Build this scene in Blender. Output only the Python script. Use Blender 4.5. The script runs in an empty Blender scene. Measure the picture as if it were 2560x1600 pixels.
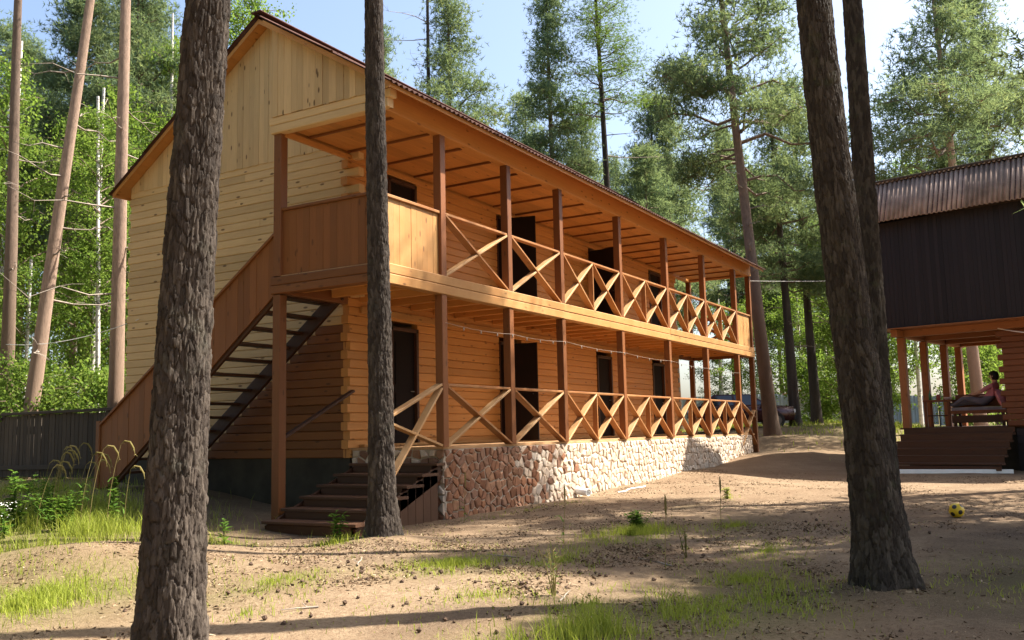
import bpy, math, random
import numpy as np
from mathutils import Vector, Matrix

random.seed(7)
RNG = np.random.default_rng(11)
SC = bpy.context.scene
COL = SC.collection

# ------------------------------------------------------------------ camera, sky, sun, exposure
cam_d = bpy.data.cameras.new('camera')
cam = bpy.data.objects.new('camera', cam_d)
COL.objects.link(cam)
CAM = Vector((-12.530, -8.673, 0.202))
_r = Vector((0.50679754, -0.86176915, -0.02258733))
_u = Vector((-0.09223207, -0.08025452, 0.99249809))
_f = Vector((0.85711697, 0.50091231, 0.12015555))
M4 = Matrix((( _r.x, _u.x, -_f.x, CAM.x), (_r.y, _u.y, -_f.y, CAM.y), (_r.z, _u.z, -_f.z, CAM.z), (0, 0, 0, 1)))
cam.matrix_world = M4
cam_d.sensor_width = 36.0
cam_d.lens = 32.69
cam_d.clip_start = 0.05
cam_d.clip_end = 3000
SC.camera = cam

SUN_AZ = math.radians(-46)      # direction to the sun in the ground plane, from +X
SUN_EL = math.radians(52)
world = bpy.data.worlds.new('World')
SC.world = world
world.use_nodes = True
wn = world.node_tree
for n in list(wn.nodes):
    wn.nodes.remove(n)
wo = wn.nodes.new('ShaderNodeOutputWorld')
bg = wn.nodes.new('ShaderNodeBackground')
sky = wn.nodes.new('ShaderNodeTexSky')
sky.sky_type = 'NISHITA'
sky.sun_disc = False
sky.sun_elevation = SUN_EL
sky.sun_rotation = math.pi / 2 - SUN_AZ
sky.altitude = 500
sky.air_density = 1.0
sky.dust_density = 5.0
sky.ozone_density = 1.0
bg.inputs['Strength'].default_value = 0.09
wn.links.new(sky.outputs[0], bg.inputs['Color'])
wn.links.new(bg.outputs[0], wo.inputs['Surface'])

sun_d = bpy.data.lights.new('sun', 'SUN')
sun_d.energy = 5.0
sun_d.angle = math.radians(0.53)
sun_d.color = (1.0, 0.93, 0.82)
sun = bpy.data.objects.new('sun', sun_d)
COL.objects.link(sun)
sdir = Vector((math.cos(SUN_EL) * math.cos(SUN_AZ), math.cos(SUN_EL) * math.sin(SUN_AZ), math.sin(SUN_EL)))
sun.rotation_euler = sdir.to_track_quat('Z', 'Y').to_euler()
sun.location = (0, 0, 40)

vs = SC.view_settings
vs.view_transform = 'Standard'
vs.look = 'None'
vs.gamma = 1.0
vs.exposure = 1.85
vs.use_curve_mapping = False

# ------------------------------------------------------------------ helpers
def link(o, parent=None):
    COL.objects.link(o)
    if parent is not None:
        o.parent = parent
    return o

def tag(o, label=None, cat=None, group=None, kind=None):
    if label: o['label'] = label
    if cat: o['category'] = cat
    if group: o['group'] = group
    if kind: o['kind'] = kind
    return o

def empty(name, loc=(0, 0, 0), rz=0.0):
    o = bpy.data.objects.new(name, None)
    o.location = loc
    o.rotation_euler = (0, 0, rz)
    o.empty_display_size = 0.2
    COL.objects.link(o)
    return o

def mesh_np(name, V, F, attrs=None, uv=None, smooth=False):
    V = np.asarray(V, np.float32)
    F = np.asarray(F, np.int32)
    me = bpy.data.meshes.new(name)
    k = F.shape[1]
    me.vertices.add(len(V))
    me.vertices.foreach_set('co', V.ravel())
    me.loops.add(F.size)
    me.loops.foreach_set('vertex_index', F.ravel())
    me.polygons.add(len(F))
    me.polygons.foreach_set('loop_start', np.arange(0, F.size, k, dtype=np.int32))
    me.polygons.foreach_set('loop_total', np.full(len(F), k, np.int32))
    if smooth:
        me.polygons.foreach_set('use_smooth', np.ones(len(F), bool))
    if attrs:
        for an, av in attrs.items():
            a = me.attributes.new(an, 'FLOAT', 'POINT')
            a.data.foreach_set('value', np.asarray(av, np.float32))
    if uv is not None:
        l = me.uv_layers.new(name='UVMap')
        l.data.foreach_set('uv', np.asarray(uv, np.float32).ravel())
    me.update(calc_edges=True)
    return me

def mobj(name, me, mat=None, parent=None):
    o = bpy.data.objects.new(name, me)
    if mat is not None and len(me.materials) == 0:
        me.materials.append(mat)
    return link(o, parent)

def prism_mesh(p, q, w, h, c=0.008, up=(0, 0, 1)):
    """plank or beam from p to q, w across, h along up, chamfered edges, UV in metres along the grain"""
    p = Vector(p); q = Vector(q)
    d = q - p
    L = d.length
    d.normalize()
    upv = Vector(up)
    if abs(d.dot(upv)) > 0.99:
        upv = Vector((1, 0, 0))
    s = d.cross(upv).normalized()
    t = s.cross(d).normalized()
    c = min(c, w * .3, h * .3)
    a, b = w / 2, h / 2
    prof = [(-a + c, -b), (a - c, -b), (a, -b + c), (a, b - c), (a - c, b), (-a + c, b), (-a, b - c), (-a, -b + c)]
    V = [p + s * x + t * y for x, y in prof] + [q + s * x + t * y for x, y in prof]
    per = [0]
    for i in range(8):
        x0, y0 = prof[i]; x1, y1 = prof[(i + 1) % 8]
        per.append(per[-1] + math.hypot(x1 - x0, y1 - y0))
    F, UV = [], []
    ou, ov = random.random() * 40, random.random() * 40
    for i in range(8):
        j = (i + 1) % 8
        F.append((i, j, 8 + j, 8 + i))
        UV += [(ou, ov + per[i]), (ou, ov + per[i + 1]), (ou + L, ov + per[i + 1]), (ou + L, ov + per[i])]
    F.append(tuple(range(7, -1, -1))); UV += [(ou + prof[i][1] * .3, ov + prof[i][0]) for i in range(7, -1, -1)]
    F.append(tuple(range(8, 16))); UV += [(ou + prof[i][1] * .3, ov + prof[i][0]) for i in range(8)]
    me = bpy.data.meshes.new('beam')
    me.from_pydata([tuple(v) for v in V], [], F)
    l = me.uv_layers.new(name='UVMap')
    l.data.foreach_set('uv', np.asarray(UV, np.float32).ravel())
    me.update()
    return me

def beam(name, p, q, w, h, mat, parent, c=0.008, up=(0, 0, 1)):
    return mobj(name, prism_mesh(p, q, w, h, c, up), mat, parent)

def poly_plate(pts, thick, n):
    """flat polygon pts (list of Vector, counter clockwise seen along -n) given thickness behind it"""
    n = Vector(n)
    k = len(pts)
    V = [Vector(p) for p in pts] + [Vector(p) - n * thick for p in pts]
    F = [tuple(range(k)), tuple(range(2 * k - 1, k - 1, -1))]
    for i in range(k):
        j = (i + 1) % k
        F.append((j, i, k + i, k + j))
    return V, F

def board(name, pts, thick, n, mat, parent, grain=(0, 0, 1)):
    V, F = poly_plate(pts, thick, n)
    g = Vector(grain).normalized()
    s = g.cross(Vector(n)).normalized()
    ou, ov = random.random() * 40, random.random() * 40
    me = bpy.data.meshes.new(name)
    me.from_pydata([tuple(v) for v in V], [], F)
    l = me.uv_layers.new(name='UVMap')
    uv = []
    for f in F:
        for i in f:
            uv.append((ou + V[i].dot(g), ov + V[i].dot(s)))
    l.data.foreach_set('uv', np.asarray(uv, np.float32).ravel())
    me.update()
    return mobj(name, me, mat, parent)

def tube_np(pts, radii, n=8, cap=True):
    pts = [Vector(p) for p in pts]
    V, F = [], []
    for i, p in enumerate(pts):
        d = (pts[min(i + 1, len(pts) - 1)] - pts[max(i - 1, 0)]).normalized()
        a = d.cross(Vector((0.31, 0.95, 0.1)))
        if a.length < .05: a = d.cross(Vector((1, 0, 0)))
        a.normalize(); b = d.cross(a)
        for k in range(n):
            t = 2 * math.pi * k / n
            V.append(tuple(p + (a * math.cos(t) + b * math.sin(t)) * radii[i]))
    for i in range(len(pts) - 1):
        for k in range(n):
            k2 = (k + 1) % n
            F.append((i * n + k, i * n + k2, (i + 1) * n + k2, (i + 1) * n + k))
    return np.array(V), np.array(F)

class Bag:
    """collects quads and tris into one mesh"""
    def __init__(self): self.V, self.F, self.n, self.t = [], [], 0, []
    def add(self, V, F, tint=None):
        self.V.append(np.asarray(V, float)); self.F += [tuple(int(i) + self.n for i in f) for f in F]
        self.n += len(V)
        self.t.append(np.full(len(V), random.random() if tint is None else tint))
    def tube(self, pts, radii, n=6): self.add(*tube_np(pts, radii, n))
    def box(self, lo, hi):
        x0, y0, z0 = lo; x1, y1, z1 = hi
        V = [(x0, y0, z0), (x1, y0, z0), (x1, y1, z0), (x0, y1, z0), (x0, y0, z1), (x1, y0, z1), (x1, y1, z1), (x0, y1, z1)]
        self.add(V, [(3, 2, 1, 0), (4, 5, 6, 7), (0, 1, 5, 4), (1, 2, 6, 5), (2, 3, 7, 6), (3, 0, 4, 7)])
    def build(self, name, mat, parent=None, smooth=False):
        me = bpy.data.meshes.new(name)
        V = np.concatenate(self.V)
        me.from_pydata(V.tolist(), [], self.F)
        a = me.attributes.new('tint', 'FLOAT', 'POINT')
        a.data.foreach_set('value', np.concatenate(self.t).astype(np.float32))
        if smooth:
            me.polygons.foreach_set('use_smooth', np.ones(len(me.polygons), bool))
        me.update()
        return mobj(name, me, mat, parent)

_tab = RNG.random((256, 256))
def vnoise(x, y):
    x = np.asarray(x, float); y = np.asarray(y, float)
    xi = np.floor(x).astype(int); yi = np.floor(y).astype(int)
    fx = x - xi; fy = y - yi
    fx = fx * fx * (3 - 2 * fx); fy = fy * fy * (3 - 2 * fy)
    a = _tab[xi % 256, yi % 256]; b = _tab[(xi + 1) % 256, yi % 256]
    c = _tab[xi % 256, (yi + 1) % 256]; d = _tab[(xi + 1) % 256, (yi + 1) % 256]
    return (a * (1 - fx) + b * fx) * (1 - fy) + (c * (1 - fx) + d * fx) * fy

def fbm(x, y, o=4):
    s = 0; a = .5
    for i in range(o):
        s = s + a * vnoise(x * 2 ** i + 17.3 * i, y * 2 ** i + 9.1 * i); a *= .5
    return s

# ------------------------------------------------------------------ materials
def new_mat(name):
    m = bpy.data.materials.new(name)
    m.use_nodes = True
    nt = m.node_tree
    for n in list(nt.nodes): nt.nodes.remove(n)
    out = nt.nodes.new('ShaderNodeOutputMaterial')
    return m, nt, out

def nd(nt, t, **kw):
    n = nt.nodes.new(t)
    for k, v in kw.items():
        if k in n.inputs.keys(): n.inputs[k].default_value = v
        else: setattr(n, k, v)
    return n

def mixc(nt, fac, a, b, blend='MIX'):
    n = nt.nodes.new('ShaderNodeMix')
    n.data_type = 'RGBA'; n.blend_type = blend
    for sock, v in ((n.inputs[0], fac), (n.inputs[6], a), (n.inputs[7], b)):
        if hasattr(v, 'is_linked') or hasattr(v, 'links'): nt.links.new(v, sock)
        elif isinstance(v, (int, float)): sock.default_value = v
        else: sock.default_value = (*v, 1) if len(v) == 3 else v
    return n.outputs[2]

def ramp(nt, fac, stops):
    n = nt.nodes.new('ShaderNodeValToRGB')
    el = n.color_ramp.elements
    while len(el) < len(stops): el.new(.5)
    for e, (p, c) in zip(el, stops):
        e.position = p
        e.color = (*c, 1) if not isinstance(c, (int, float)) else (c, c, c, 1)
    nt.links.new(fac, n.inputs[0])
    return n.outputs[0]

def noise(nt, vec, scale, detail=4, rough=.55):
    n = nd(nt, 'ShaderNodeTexNoise', Scale=scale, Detail=detail, Roughness=rough)
    if vec is not None: nt.links.new(vec, n.inputs['Vector'])
    return n.outputs['Fac']

def mapping(nt, vec, scale, loc=(0, 0, 0)):
    n = nt.nodes.new('ShaderNodeMapping')
    n.inputs['Scale'].default_value = scale
    n.inputs['Location'].default_value = loc
    nt.links.new(vec, n.inputs['Vector'])
    return n.outputs[0]

def wood(name, base, dark, rough=.6, var=.35, knots=.8, weather=None, spec=.3):
    m, nt, out = new_mat(name)
    bs = nd(nt, 'ShaderNodeBsdfPrincipled', Roughness=rough)
    bs.inputs['Specular IOR Level'].default_value = spec
    uv = nt.nodes.new('ShaderNodeUVMap').outputs[0]
    oi = nt.nodes.new('ShaderNodeObjectInfo')
    v = mapping(nt, uv, (1.3, 26, 1))
    g = noise(nt, v, 1.6, 6, .6)
    v2 = mapping(nt, uv, (.7, 3.0, 1), (3, 7, 0))
    big = noise(nt, v2, 1.5, 3)
    c = mixc(nt, ramp(nt, g, [(.32, 0.), (.68, 1.)]), base, tuple(x * .74 + y * .26 for x, y in zip(base, dark)))
    c = mixc(nt, ramp(nt, big, [(.35, 0.), (.75, .55)]), c, tuple(x * .62 + y * .38 for x, y in zip(base, dark)))
    # knots
    vk = mapping(nt, uv, (3.0, 8.0, 1), (.4, .2, 0))
    vo = nd(nt, 'ShaderNodeTexVoronoi', Scale=1.0, Randomness=1.0)
    nt.links.new(vk, vo.inputs['Vector'])
    sel = nd(nt, 'ShaderNodeMath', operation='LESS_THAN'); sel.inputs[1].default_value = .62
    sp = nt.nodes.new('ShaderNodeSeparateColor'); nt.links.new(vo.outputs['Color'], sp.inputs[0])
    nt.links.new(sp.outputs[0], sel.inputs[0])
    kr = ramp(nt, vo.outputs['Distance'], [(.0, 1.), (.12, .9), (.19, 0.)])
    km = nd(nt, 'ShaderNodeMath', operation='MULTIPLY'); nt.links.new(kr, km.inputs[0]); nt.links.new(sel.outputs[0], km.inputs[1])
    km2 = nd(nt, 'ShaderNodeMath', operation='MULTIPLY'); nt.links.new(km.outputs[0], km2.inputs[0]); km2.inputs[1].default_value = knots
    c = mixc(nt, km2.outputs[0], c, tuple(x * .45 for x in dark))
    # every piece its own tone
    tone = ramp(nt, oi.outputs['Random'], [(0., 1 - var), (.5, 1.), (1., 1 - var * .45)])
    c = mixc(nt, 1.0, c, tone, 'MULTIPLY')
    if weather:
        geo = nt.nodes.new('ShaderNodeNewGeometry')
        wv = noise(nt, geo.outputs['Position'], 1.1, 5, .65)
        c = mixc(nt, ramp(nt, wv, [(.45, 0.), (.75, .7)]), c, weather)
    nt.links.new(c, bs.inputs['Base Color'])
    bp = nd(nt, 'ShaderNodeBump', Strength=.35, Distance=.004)
    nt.links.new(g, bp.inputs['Height']); nt.links.new(bp.outputs[0], bs.inputs['Normal'])
    nt.links.new(bs.outputs[0], out.inputs[0])
    return m

def plain(name, col, rough=.6, var=.15, scale=6, metal=0, spec=.4, obj=False):
    m, nt, out = new_mat(name)
    bs = nd(nt, 'ShaderNodeBsdfPrincipled', Roughness=rough, Metallic=metal)
    bs.inputs['Specular IOR Level'].default_value = spec
    tc = nt.nodes.new('ShaderNodeTexCoord')
    n = noise(nt, tc.outputs['Object'], scale, 5, .6)
    c = mixc(nt, ramp(nt, n, [(.3, 0.), (.7, 1.)]), tuple(x * (1 - var) for x in col), tuple(min(1, x * (1 + var)) for x in col))
    if obj:
        oi = nt.nodes.new('ShaderNodeObjectInfo')
        c = mixc(nt, 1.0, c, ramp(nt, oi.outputs['Random'], [(0, .7), (1, 1.)]), 'MULTIPLY')
    nt.links.new(c, bs.inputs['Base Color'])
    bp = nd(nt, 'ShaderNodeBump', Strength=.2, Distance=.01)
    nt.links.new(n, bp.inputs['Height']); nt.links.new(bp.outputs[0], bs.inputs['Normal'])
    nt.links.new(bs.outputs[0], out.inputs[0])
    return m

def leafy(name, c0, c1, trans=.35, c2=None):
    m, nt, out = new_mat(name)
    at = nd(nt, 'ShaderNodeAttribute', attribute_name='tint')
    oi = nt.nodes.new('ShaderNodeObjectInfo')
    stops = [(0., c0), (1., c1)] if c2 is None else [(0., c0), (.7, c1), (1., c2)]
    c = ramp(nt, at.outputs['Fac'], stops)
    c = mixc(nt, 1.0, c, ramp(nt, oi.outputs['Random'], [(0, .75), (1, 1.)]), 'MULTIPLY')
    df = nd(nt, 'ShaderNodeBsdfDiffuse'); tr = nd(nt, 'ShaderNodeBsdfTranslucent')
    nt.links.new(c, df.inputs[0])
    tcol = mixc(nt, .5, c, (c1[0] * 1.3, c1[1] * 1.25, c1[2] * .6))
    nt.links.new(tcol, tr.inputs[0])
    mx = nd(nt, 'ShaderNodeMixShader'); mx.inputs[0].default_value = trans
    nt.links.new(df.outputs[0], mx.inputs[1]); nt.links.new(tr.outputs[0], mx.inputs[2])
    nt.links.new(mx.outputs[0], out.inputs[0])
    return m

def bark_mat(name, c0, c1, c2, upper=None, z0=4., z1=9., lichen=None):
    """c0..c2 plate tints; upper = the orange bark pines have higher up"""
    m, nt, out = new_mat(name)
    bs = nd(nt, 'ShaderNodeBsdfPrincipled', Roughness=.9)
    bs.inputs['Diffuse Roughness'].default_value = 1.0
    bs.inputs['Specular IOR Level'].default_value = .15
    tc = nt.nodes.new('ShaderNodeTexCoord')
    at = nd(nt, 'ShaderNodeAttribute', attribute_name='tint')
    v = mapping(nt, tc.outputs['Object'], (9, 9, 2.2))
    n1 = noise(nt, v, 2.2, 6, .65)
    n2 = noise(nt, mapping(nt, tc.outputs['Object'], (30, 30, 9)), 2.0, 4, .6)
    f = nd(nt, 'ShaderNodeMath', operation='ADD'); nt.links.new(at.outputs['Fac'], f.inputs[0]); nt.links.new(n1, f.inputs[1])
    f2 = nd(nt, 'ShaderNodeMath', operation='MULTIPLY'); nt.links.new(f.outputs[0], f2.inputs[0]); f2.inputs[1].default_value = .5
    c = ramp(nt, f2.outputs[0], [(.2, c0), (.5, c1), (.8, c2)])
    c = mixc(nt, ramp(nt, n2, [(.35, .0), (.7, .45)]), c, tuple(x * .6 for x in c1))
    if lichen:
        n3 = noise(nt, tc.outputs['Object'], 2.3, 5, .7)
        c = mixc(nt, ramp(nt, n3, [(.56, 0.), (.7, .6)]), c, lichen)
    if upper:
        sx = nt.nodes.new('ShaderNodeSeparateXYZ'); nt.links.new(tc.outputs['Object'], sx.inputs[0])
        mr = nd(nt, 'ShaderNodeMapRange'); mr.inputs[1].default_value = z0; mr.inputs[2].default_value = z1
        ad = nd(nt, 'ShaderNodeMath', operation='MULTIPLY_ADD'); nt.links.new(n1, ad.inputs[0]); ad.inputs[1].default_value = 4.0
        nt.links.new(sx.outputs[2], ad.inputs[2])
        nt.links.new(ad.outputs[0], mr.inputs[0])
        up = mixc(nt, ramp(nt, n1, [(.35, 0.), (.65, 1.)]), upper, tuple(x * .65 for x in upper))
        c = mixc(nt, mr.outputs[0], c, up)
    nt.links.new(c, bs.inputs['Base Color'])
    bp = nd(nt, 'ShaderNodeBump', Strength=.8, Distance=.02)
    nt.links.new(n2, bp.inputs['Height']); nt.links.new(bp.outputs[0], bs.inputs['Normal'])
    nt.links.new(bs.outputs[0], out.inputs[0])
    return m

MT = {}
MT['pale'] = wood('pale_pine', (.78, .53, .26), (.36, .18, .065), .62, .28, .95)
MT['amber'] = wood('amber_stained_pine', (.63, .29, .082), (.30, .10, .024), .5, .2, .7)
MT['brown'] = wood('brown_stained_timber', (.24, .088, .028), (.09, .03, .011), .5, .3, .5)
MT['panel'] = wood('orange_brown_boards', (.28, .10, .030), (.12, .038, .012), .5, .3, .6)
MT['umber'] = wood('umber_logs_stain_and_shade', (.25, .095, .028), (.11, .036, .011), .55, .3, .8)  # stain, darkened further for the shade below the stair
MT['rail'] = wood('worn_brown_timber', (.36, .15, .048), (.14, .05, .017), .5, .25, .5, weather=(.43, .25, .11))
MT['brace'] = wood('worn_planks_painted_sun', (.52, .30, .13), (.24, .10, .035), .55, .25, .5, weather=(.58, .40, .22))  # paler than the other rails: sunlight on the planks painted into the colour
MT['beam'] = wood('sunbleached_timber', (.47, .235, .075), (.22, .085, .028), .55, .22, .8, weather=(.50, .30, .12))
MT['dark'] = wood('dark_brown_timber', (.075, .030, .014), (.03, .012, .007), .5, .3, .3)
MT['step'] = wood('dark_step_timber', (.10, .047, .024), (.045, .022, .012), .6, .3, .3)
MT['door'] = wood('almost_black_door_wood', (.016, .010, .008), (.009, .006, .005), .7, .2, .1, spec=.1)
MT['black'] = wood('black_stained_boards', (.022, .016, .017), (.012, .010, .012), .6, .45, .1)
MT['grey_fence'] = wood('weathered_grey_boards', (.085, .066, .050), (.035, .028, .024), .8, .45, .5)
MT['hutlog'] = wood('red_brown_log', (.20, .070, .028), (.10, .035, .016), .6, .3, .4)
MT['hutpost'] = wood('orange_brown_post', (.34, .135, .05), (.16, .06, .02), .6, .2, .4)
MT['white_plank'] = plain('white_painted_plank', (.82, .80, .75), .6, .06)
MT['floor'] = wood('bare_floor_boards', (.52, .31, .15), (.26, .12, .05), .7, .25, .4)
MT['roof'] = plain('brown_corrugated_sheet', (.10, .048, .038), .85, .25, 3, 0, .15, obj=True)
MT['hutroof'] = plain('faded_red_brown_sheet', (.43, .315, .255), .95, .3, 2.5, 0, .05, obj=True)
MT['concrete'] = plain('dark_damp_concrete', (.050, .042, .030), .9, .35, 2)
MT['mortar'] = plain('sandy_mortar', (.40, .33, .25), .95, .2, 8)
MT['metal'] = plain('dull_metal', (.25, .24, .22), .4, .1, 6, .9)
MT['white'] = plain('white_plastic', (.8, .8, .78), .45, .05)
MT['blackp'] = plain('black_plastic', (.02, .02, .02), .5, .1)

def stone_mat(name, cols, dk):
    m, nt, out = new_mat(name)
    bs = nd(nt, 'ShaderNodeBsdfPrincipled', Roughness=.85)
    bs.inputs['Specular IOR Level'].default_value = .2
    oi = nt.nodes.new('ShaderNodeObjectInfo'); at = nd(nt, 'ShaderNodeAttribute', attribute_name='tint')
    ad = nd(nt, 'ShaderNodeMath', operation='ADD'); nt.links.new(oi.outputs['Random'], ad.inputs[0]); nt.links.new(at.outputs['Fac'], ad.inputs[1])
    fr = nd(nt, 'ShaderNodeMath', operation='FRACT'); nt.links.new(ad.outputs[0], fr.inputs[0])
    c = ramp(nt, fr.outputs[0], list(zip((0, .2, .4, .6, .8, 1), cols)))
    geo = nt.nodes.new('ShaderNodeNewGeometry')
    n = noise(nt, geo.outputs['Position'], 9, 6, .65)
    c = mixc(nt, ramp(nt, n, [(.35, 0.), (.7, .5)]), c, dk)
    n2 = noise(nt, geo.outputs['Position'], 45, 4, .6)
    nt.links.new(c, bs.inputs['Base Color'])
    bp = nd(nt, 'ShaderNodeBump', Strength=.5, Distance=.012)
    nt.links.new(n, bp.inputs['Height'])
    bp2 = nd(nt, 'ShaderNodeBump', Strength=.4, Distance=.003); nt.links.new(n2, bp2.inputs['Height']); nt.links.new(bp.outputs[0], bp2.inputs['Normal'])
    nt.links.new(bp2.outputs[0], bs.inputs['Normal'])
    nt.links.new(bs.outputs[0], out.inputs[0])
    return m
MT['stone'] = stone_mat('pale_rubble_stone', [(.44, .34, .26), (.58, .46, .36), (.66, .58, .48), (.52, .40, .30), (.62, .50, .38), (.56, .50, .43)], (.42, .31, .22))
MT['redstone'] = stone_mat('red_brown_rubble_stone', [(.19, .080, .042), (.31, .145, .075), (.25, .115, .065), (.36, .19, .105), (.23, .125, .085), (.32, .18, .11)], (.15, .075, .045))

def ground_mat():
    m, nt, out = new_mat('sandy_forest_soil')
    bs = nd(nt, 'ShaderNodeBsdfPrincipled', Roughness=.95)
    bs.inputs['Specular IOR Level'].default_value = .1
    geo = nt.nodes.new('ShaderNodeNewGeometry'); P = geo.outputs['Position']
    big = noise(nt, P, .35, 5, .6); mid = noise(nt, P, 1.9, 6, .65); fine = noise(nt, P, 22, 5, .7); grit = noise(nt, P, 90, 3, .7)
    c = mixc(nt, ramp(nt, mid, [(.35, 0.), (.7, 1.)]), (.262, .192, .122), (.188, .132, .083))
    c = mixc(nt, ramp(nt, big, [(.42, 0.), (.68, .75)]), c, (.14, .09, .054))
    c = mixc(nt, ramp(nt, fine, [(.46, 0.), (.66, .8)]), c, (.125, .076, .045))
    c = mixc(nt, ramp(nt, grit, [(.55, 0.), (.72, .6)]), c, (.32, .235, .155))
    hu = nd(nt, 'ShaderNodeAttribute', attribute_name='humus_shade')
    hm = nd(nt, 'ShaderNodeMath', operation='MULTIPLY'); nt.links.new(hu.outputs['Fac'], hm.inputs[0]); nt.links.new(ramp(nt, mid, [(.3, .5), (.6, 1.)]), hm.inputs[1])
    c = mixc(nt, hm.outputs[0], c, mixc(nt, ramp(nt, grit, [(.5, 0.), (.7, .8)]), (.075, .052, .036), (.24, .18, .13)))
    at = nd(nt, 'ShaderNodeAttribute', attribute_name='green')
    gm = nd(nt, 'ShaderNodeMath', operation='MULTIPLY'); nt.links.new(at.outputs['Fac'], gm.inputs[0]); nt.links.new(ramp(nt, fine, [(.3, .4), (.6, 1.)]), gm.inputs[1])
    c = mixc(nt, gm.outputs[0], c, (.10, .10, .03))
    nt.links.new(c, bs.inputs['Base Color'])
    bp = nd(nt, 'ShaderNodeBump', Strength=.9, Distance=.03); nt.links.new(fine, bp.inputs['Height'])
    bp2 = nd(nt, 'ShaderNodeBump', Strength=.7, Distance=.008); nt.links.new(grit, bp2.inputs['Height']); nt.links.new(bp.outputs[0], bp2.inputs['Normal'])
    nt.links.new(bp2.outputs[0], bs.inputs['Normal'])
    nt.links.new(bs.outputs[0], out.inputs[0])
    return m
MT['ground'] = ground_mat()

# ------------------------------------------------------------------ ground
CP = np.array([(-30,-9,-1.5),(-12.5,-8.7,-1.36),(-8.6,-4,-1.3),(-6.5,-0.1,-1.0),(-7.7,-1.3,-1.17),(-5,2.7,-.92),(-3.5,-7.2,-1.3),(-2.5,.5,-1.24),
 (-1.64,6.3,-.64),(.2,10,-.6),(0,0,-1.16),(4,0,-1.15),(2,2,-1.1),(8,0,-1.03),(12,0,-.9),(18,0,-.62),(17.0,-5,-.97),(14.0,-5.6,-1.03),(3,-7,-1.2),(9,-4,-1.1),
 (14,-8,-1.1),(22,.2,-.1),(27,1,.22),(30,.6,.3),(30,-8,-.3),(45,10,.5),(0,20,-.5),(20,20,-.2),(-20,10,-.8),(-15,25,-.5),(5,-20,-1.3),(90,20,1.0),
 (60,60,.6),(0,90,.2),(-80,-60,-1.5),(60,-60,0),(150,50,2),(18,4,-.6),(12,-18,-1.2),(-4,-14,-1.35)], float)
def G(x, y):
    x = np.asarray(x, float); y = np.asarray(y, float)
    d = (x[..., None] - CP[:, 0]) ** 2 + (y[..., None] - CP[:, 1]) ** 2
    w = 1 / (d + 1.2) ** 1.6
    z = (w * CP[:, 2]).sum(-1) / w.sum(-1)
    z = z + .12 * np.exp(-((x + 2.9) ** 2 + (y + 1.1) ** 2) / .5)
    z = z + .16 * np.exp(-((x + 6.3) ** 2 / 1.2 + (y - .35) ** 2 / .7))
    z = z + .08 * np.exp(-((x + 3.55) ** 2 + (y + 7.2) ** 2) / .4)
    z = z + .05 * (fbm(x * .8, y * .8, 4) - .47)
    return z
def g1(x, y): return float(G(np.array(x), np.array(y)))

# green patches: x, y, rx, ry, weight
PATCH = [(-7.6, -1.0, 1.3, .9, 1), (-5.2, 2.3, 1.8, 1.2, 1), (-3.6, 4.4, 1.6, 1.6, 1), (-7.2, 1.2, 1.2, 1.0, .9), (-4.3, -3.1, .75, .5, .8), (-5.9, -5.6, 1.0, .6, .9),
         (-4.9, -6.3, 1.6, .8, .8), (-3.6, -6.0, 1.3, .7, .6), (-1.2, -3.7, 1.3, .5, .7), (-3.3, -.65, .4, .35, .7), (-6.3, -2.3, 1.2, .35, .6), (-7.6, -5.2, 1.2, .5, .8),
         (.6, -4.6, 1.2, .5, .45), (3.0, -3.0, .5, .25, .3), (-4.0, .6, .6, .4, .5), (28, -3, 6, 4, .9), (34, 6, 9, 4, .9), (4, 16, 9, 5, .9), (-6, 12, 6, 6, .9), (-2.6, -8.4, 1.8, 1.2, .5)]

def graded(lo, hi, a, b, fine, grow):
    xs = list(np.arange(a, b + 1e-6, fine))
    s = fine; x = b
    while x < hi:
        s *= grow; x += s; xs.append(x)
    s = fine; x = a; left = []
    while x > lo:
        s *= grow; x -= s; left.append(x)
    return np.array(left[::-1] + xs)
gx = graded(-400, 900, -11, 22, .12, 1.16)
gy = graded(-600, 700, -9.5, 7, .12, 1.16)
XX, YY = np.meshgrid(gx, gy, indexing='ij')
ZZ = G(XX, YY)
ZZ = ZZ + np.clip((np.hypot(XX, YY) - 120) / 500, 0, 1) * 30 * fbm(XX / 160, YY / 160, 3)
near = np.exp(-((XX + 4) ** 2 + (YY + 3) ** 2) / 200)
ZZ = ZZ + near * (.030 * (fbm(XX * 4, YY * 4, 3) - .47) + .035 * (np.abs(fbm(XX * 1.7 + 20, YY * 1.7 + 5, 3) - .47)))
green = np.zeros_like(XX)
for (x, y, rx, ry, w) in PATCH:
    green = np.maximum(green, w * np.exp(-(((XX - x) / rx) ** 2 + ((YY - y) / ry) ** 2)))
far = np.clip((np.hypot(XX - 5, YY + 2) - 32) / 20, 0, 1)
green = np.clip(np.maximum(green, far * .9) * (.55 + .9 * fbm(XX * 1.3, YY * 1.3, 3)), 0, 1)
humus_shade = np.zeros_like(XX)  # dark soil, with the right foreground's shade painted in as well
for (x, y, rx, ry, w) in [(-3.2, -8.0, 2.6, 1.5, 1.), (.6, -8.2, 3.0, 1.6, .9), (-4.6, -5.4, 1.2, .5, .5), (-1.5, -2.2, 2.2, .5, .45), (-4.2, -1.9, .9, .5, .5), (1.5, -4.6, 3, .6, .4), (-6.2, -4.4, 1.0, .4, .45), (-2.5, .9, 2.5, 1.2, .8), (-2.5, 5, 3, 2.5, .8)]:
    humus_shade = np.maximum(humus_shade, w * np.exp(-(((XX - x) / rx) ** 2 + ((YY - y) / ry) ** 2)))
humus_shade = np.clip(humus_shade * (.5 + 1.1 * fbm(XX * 1.1 + 50, YY * 1.1, 4)), 0, 1)
ni, nj = XX.shape
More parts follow.
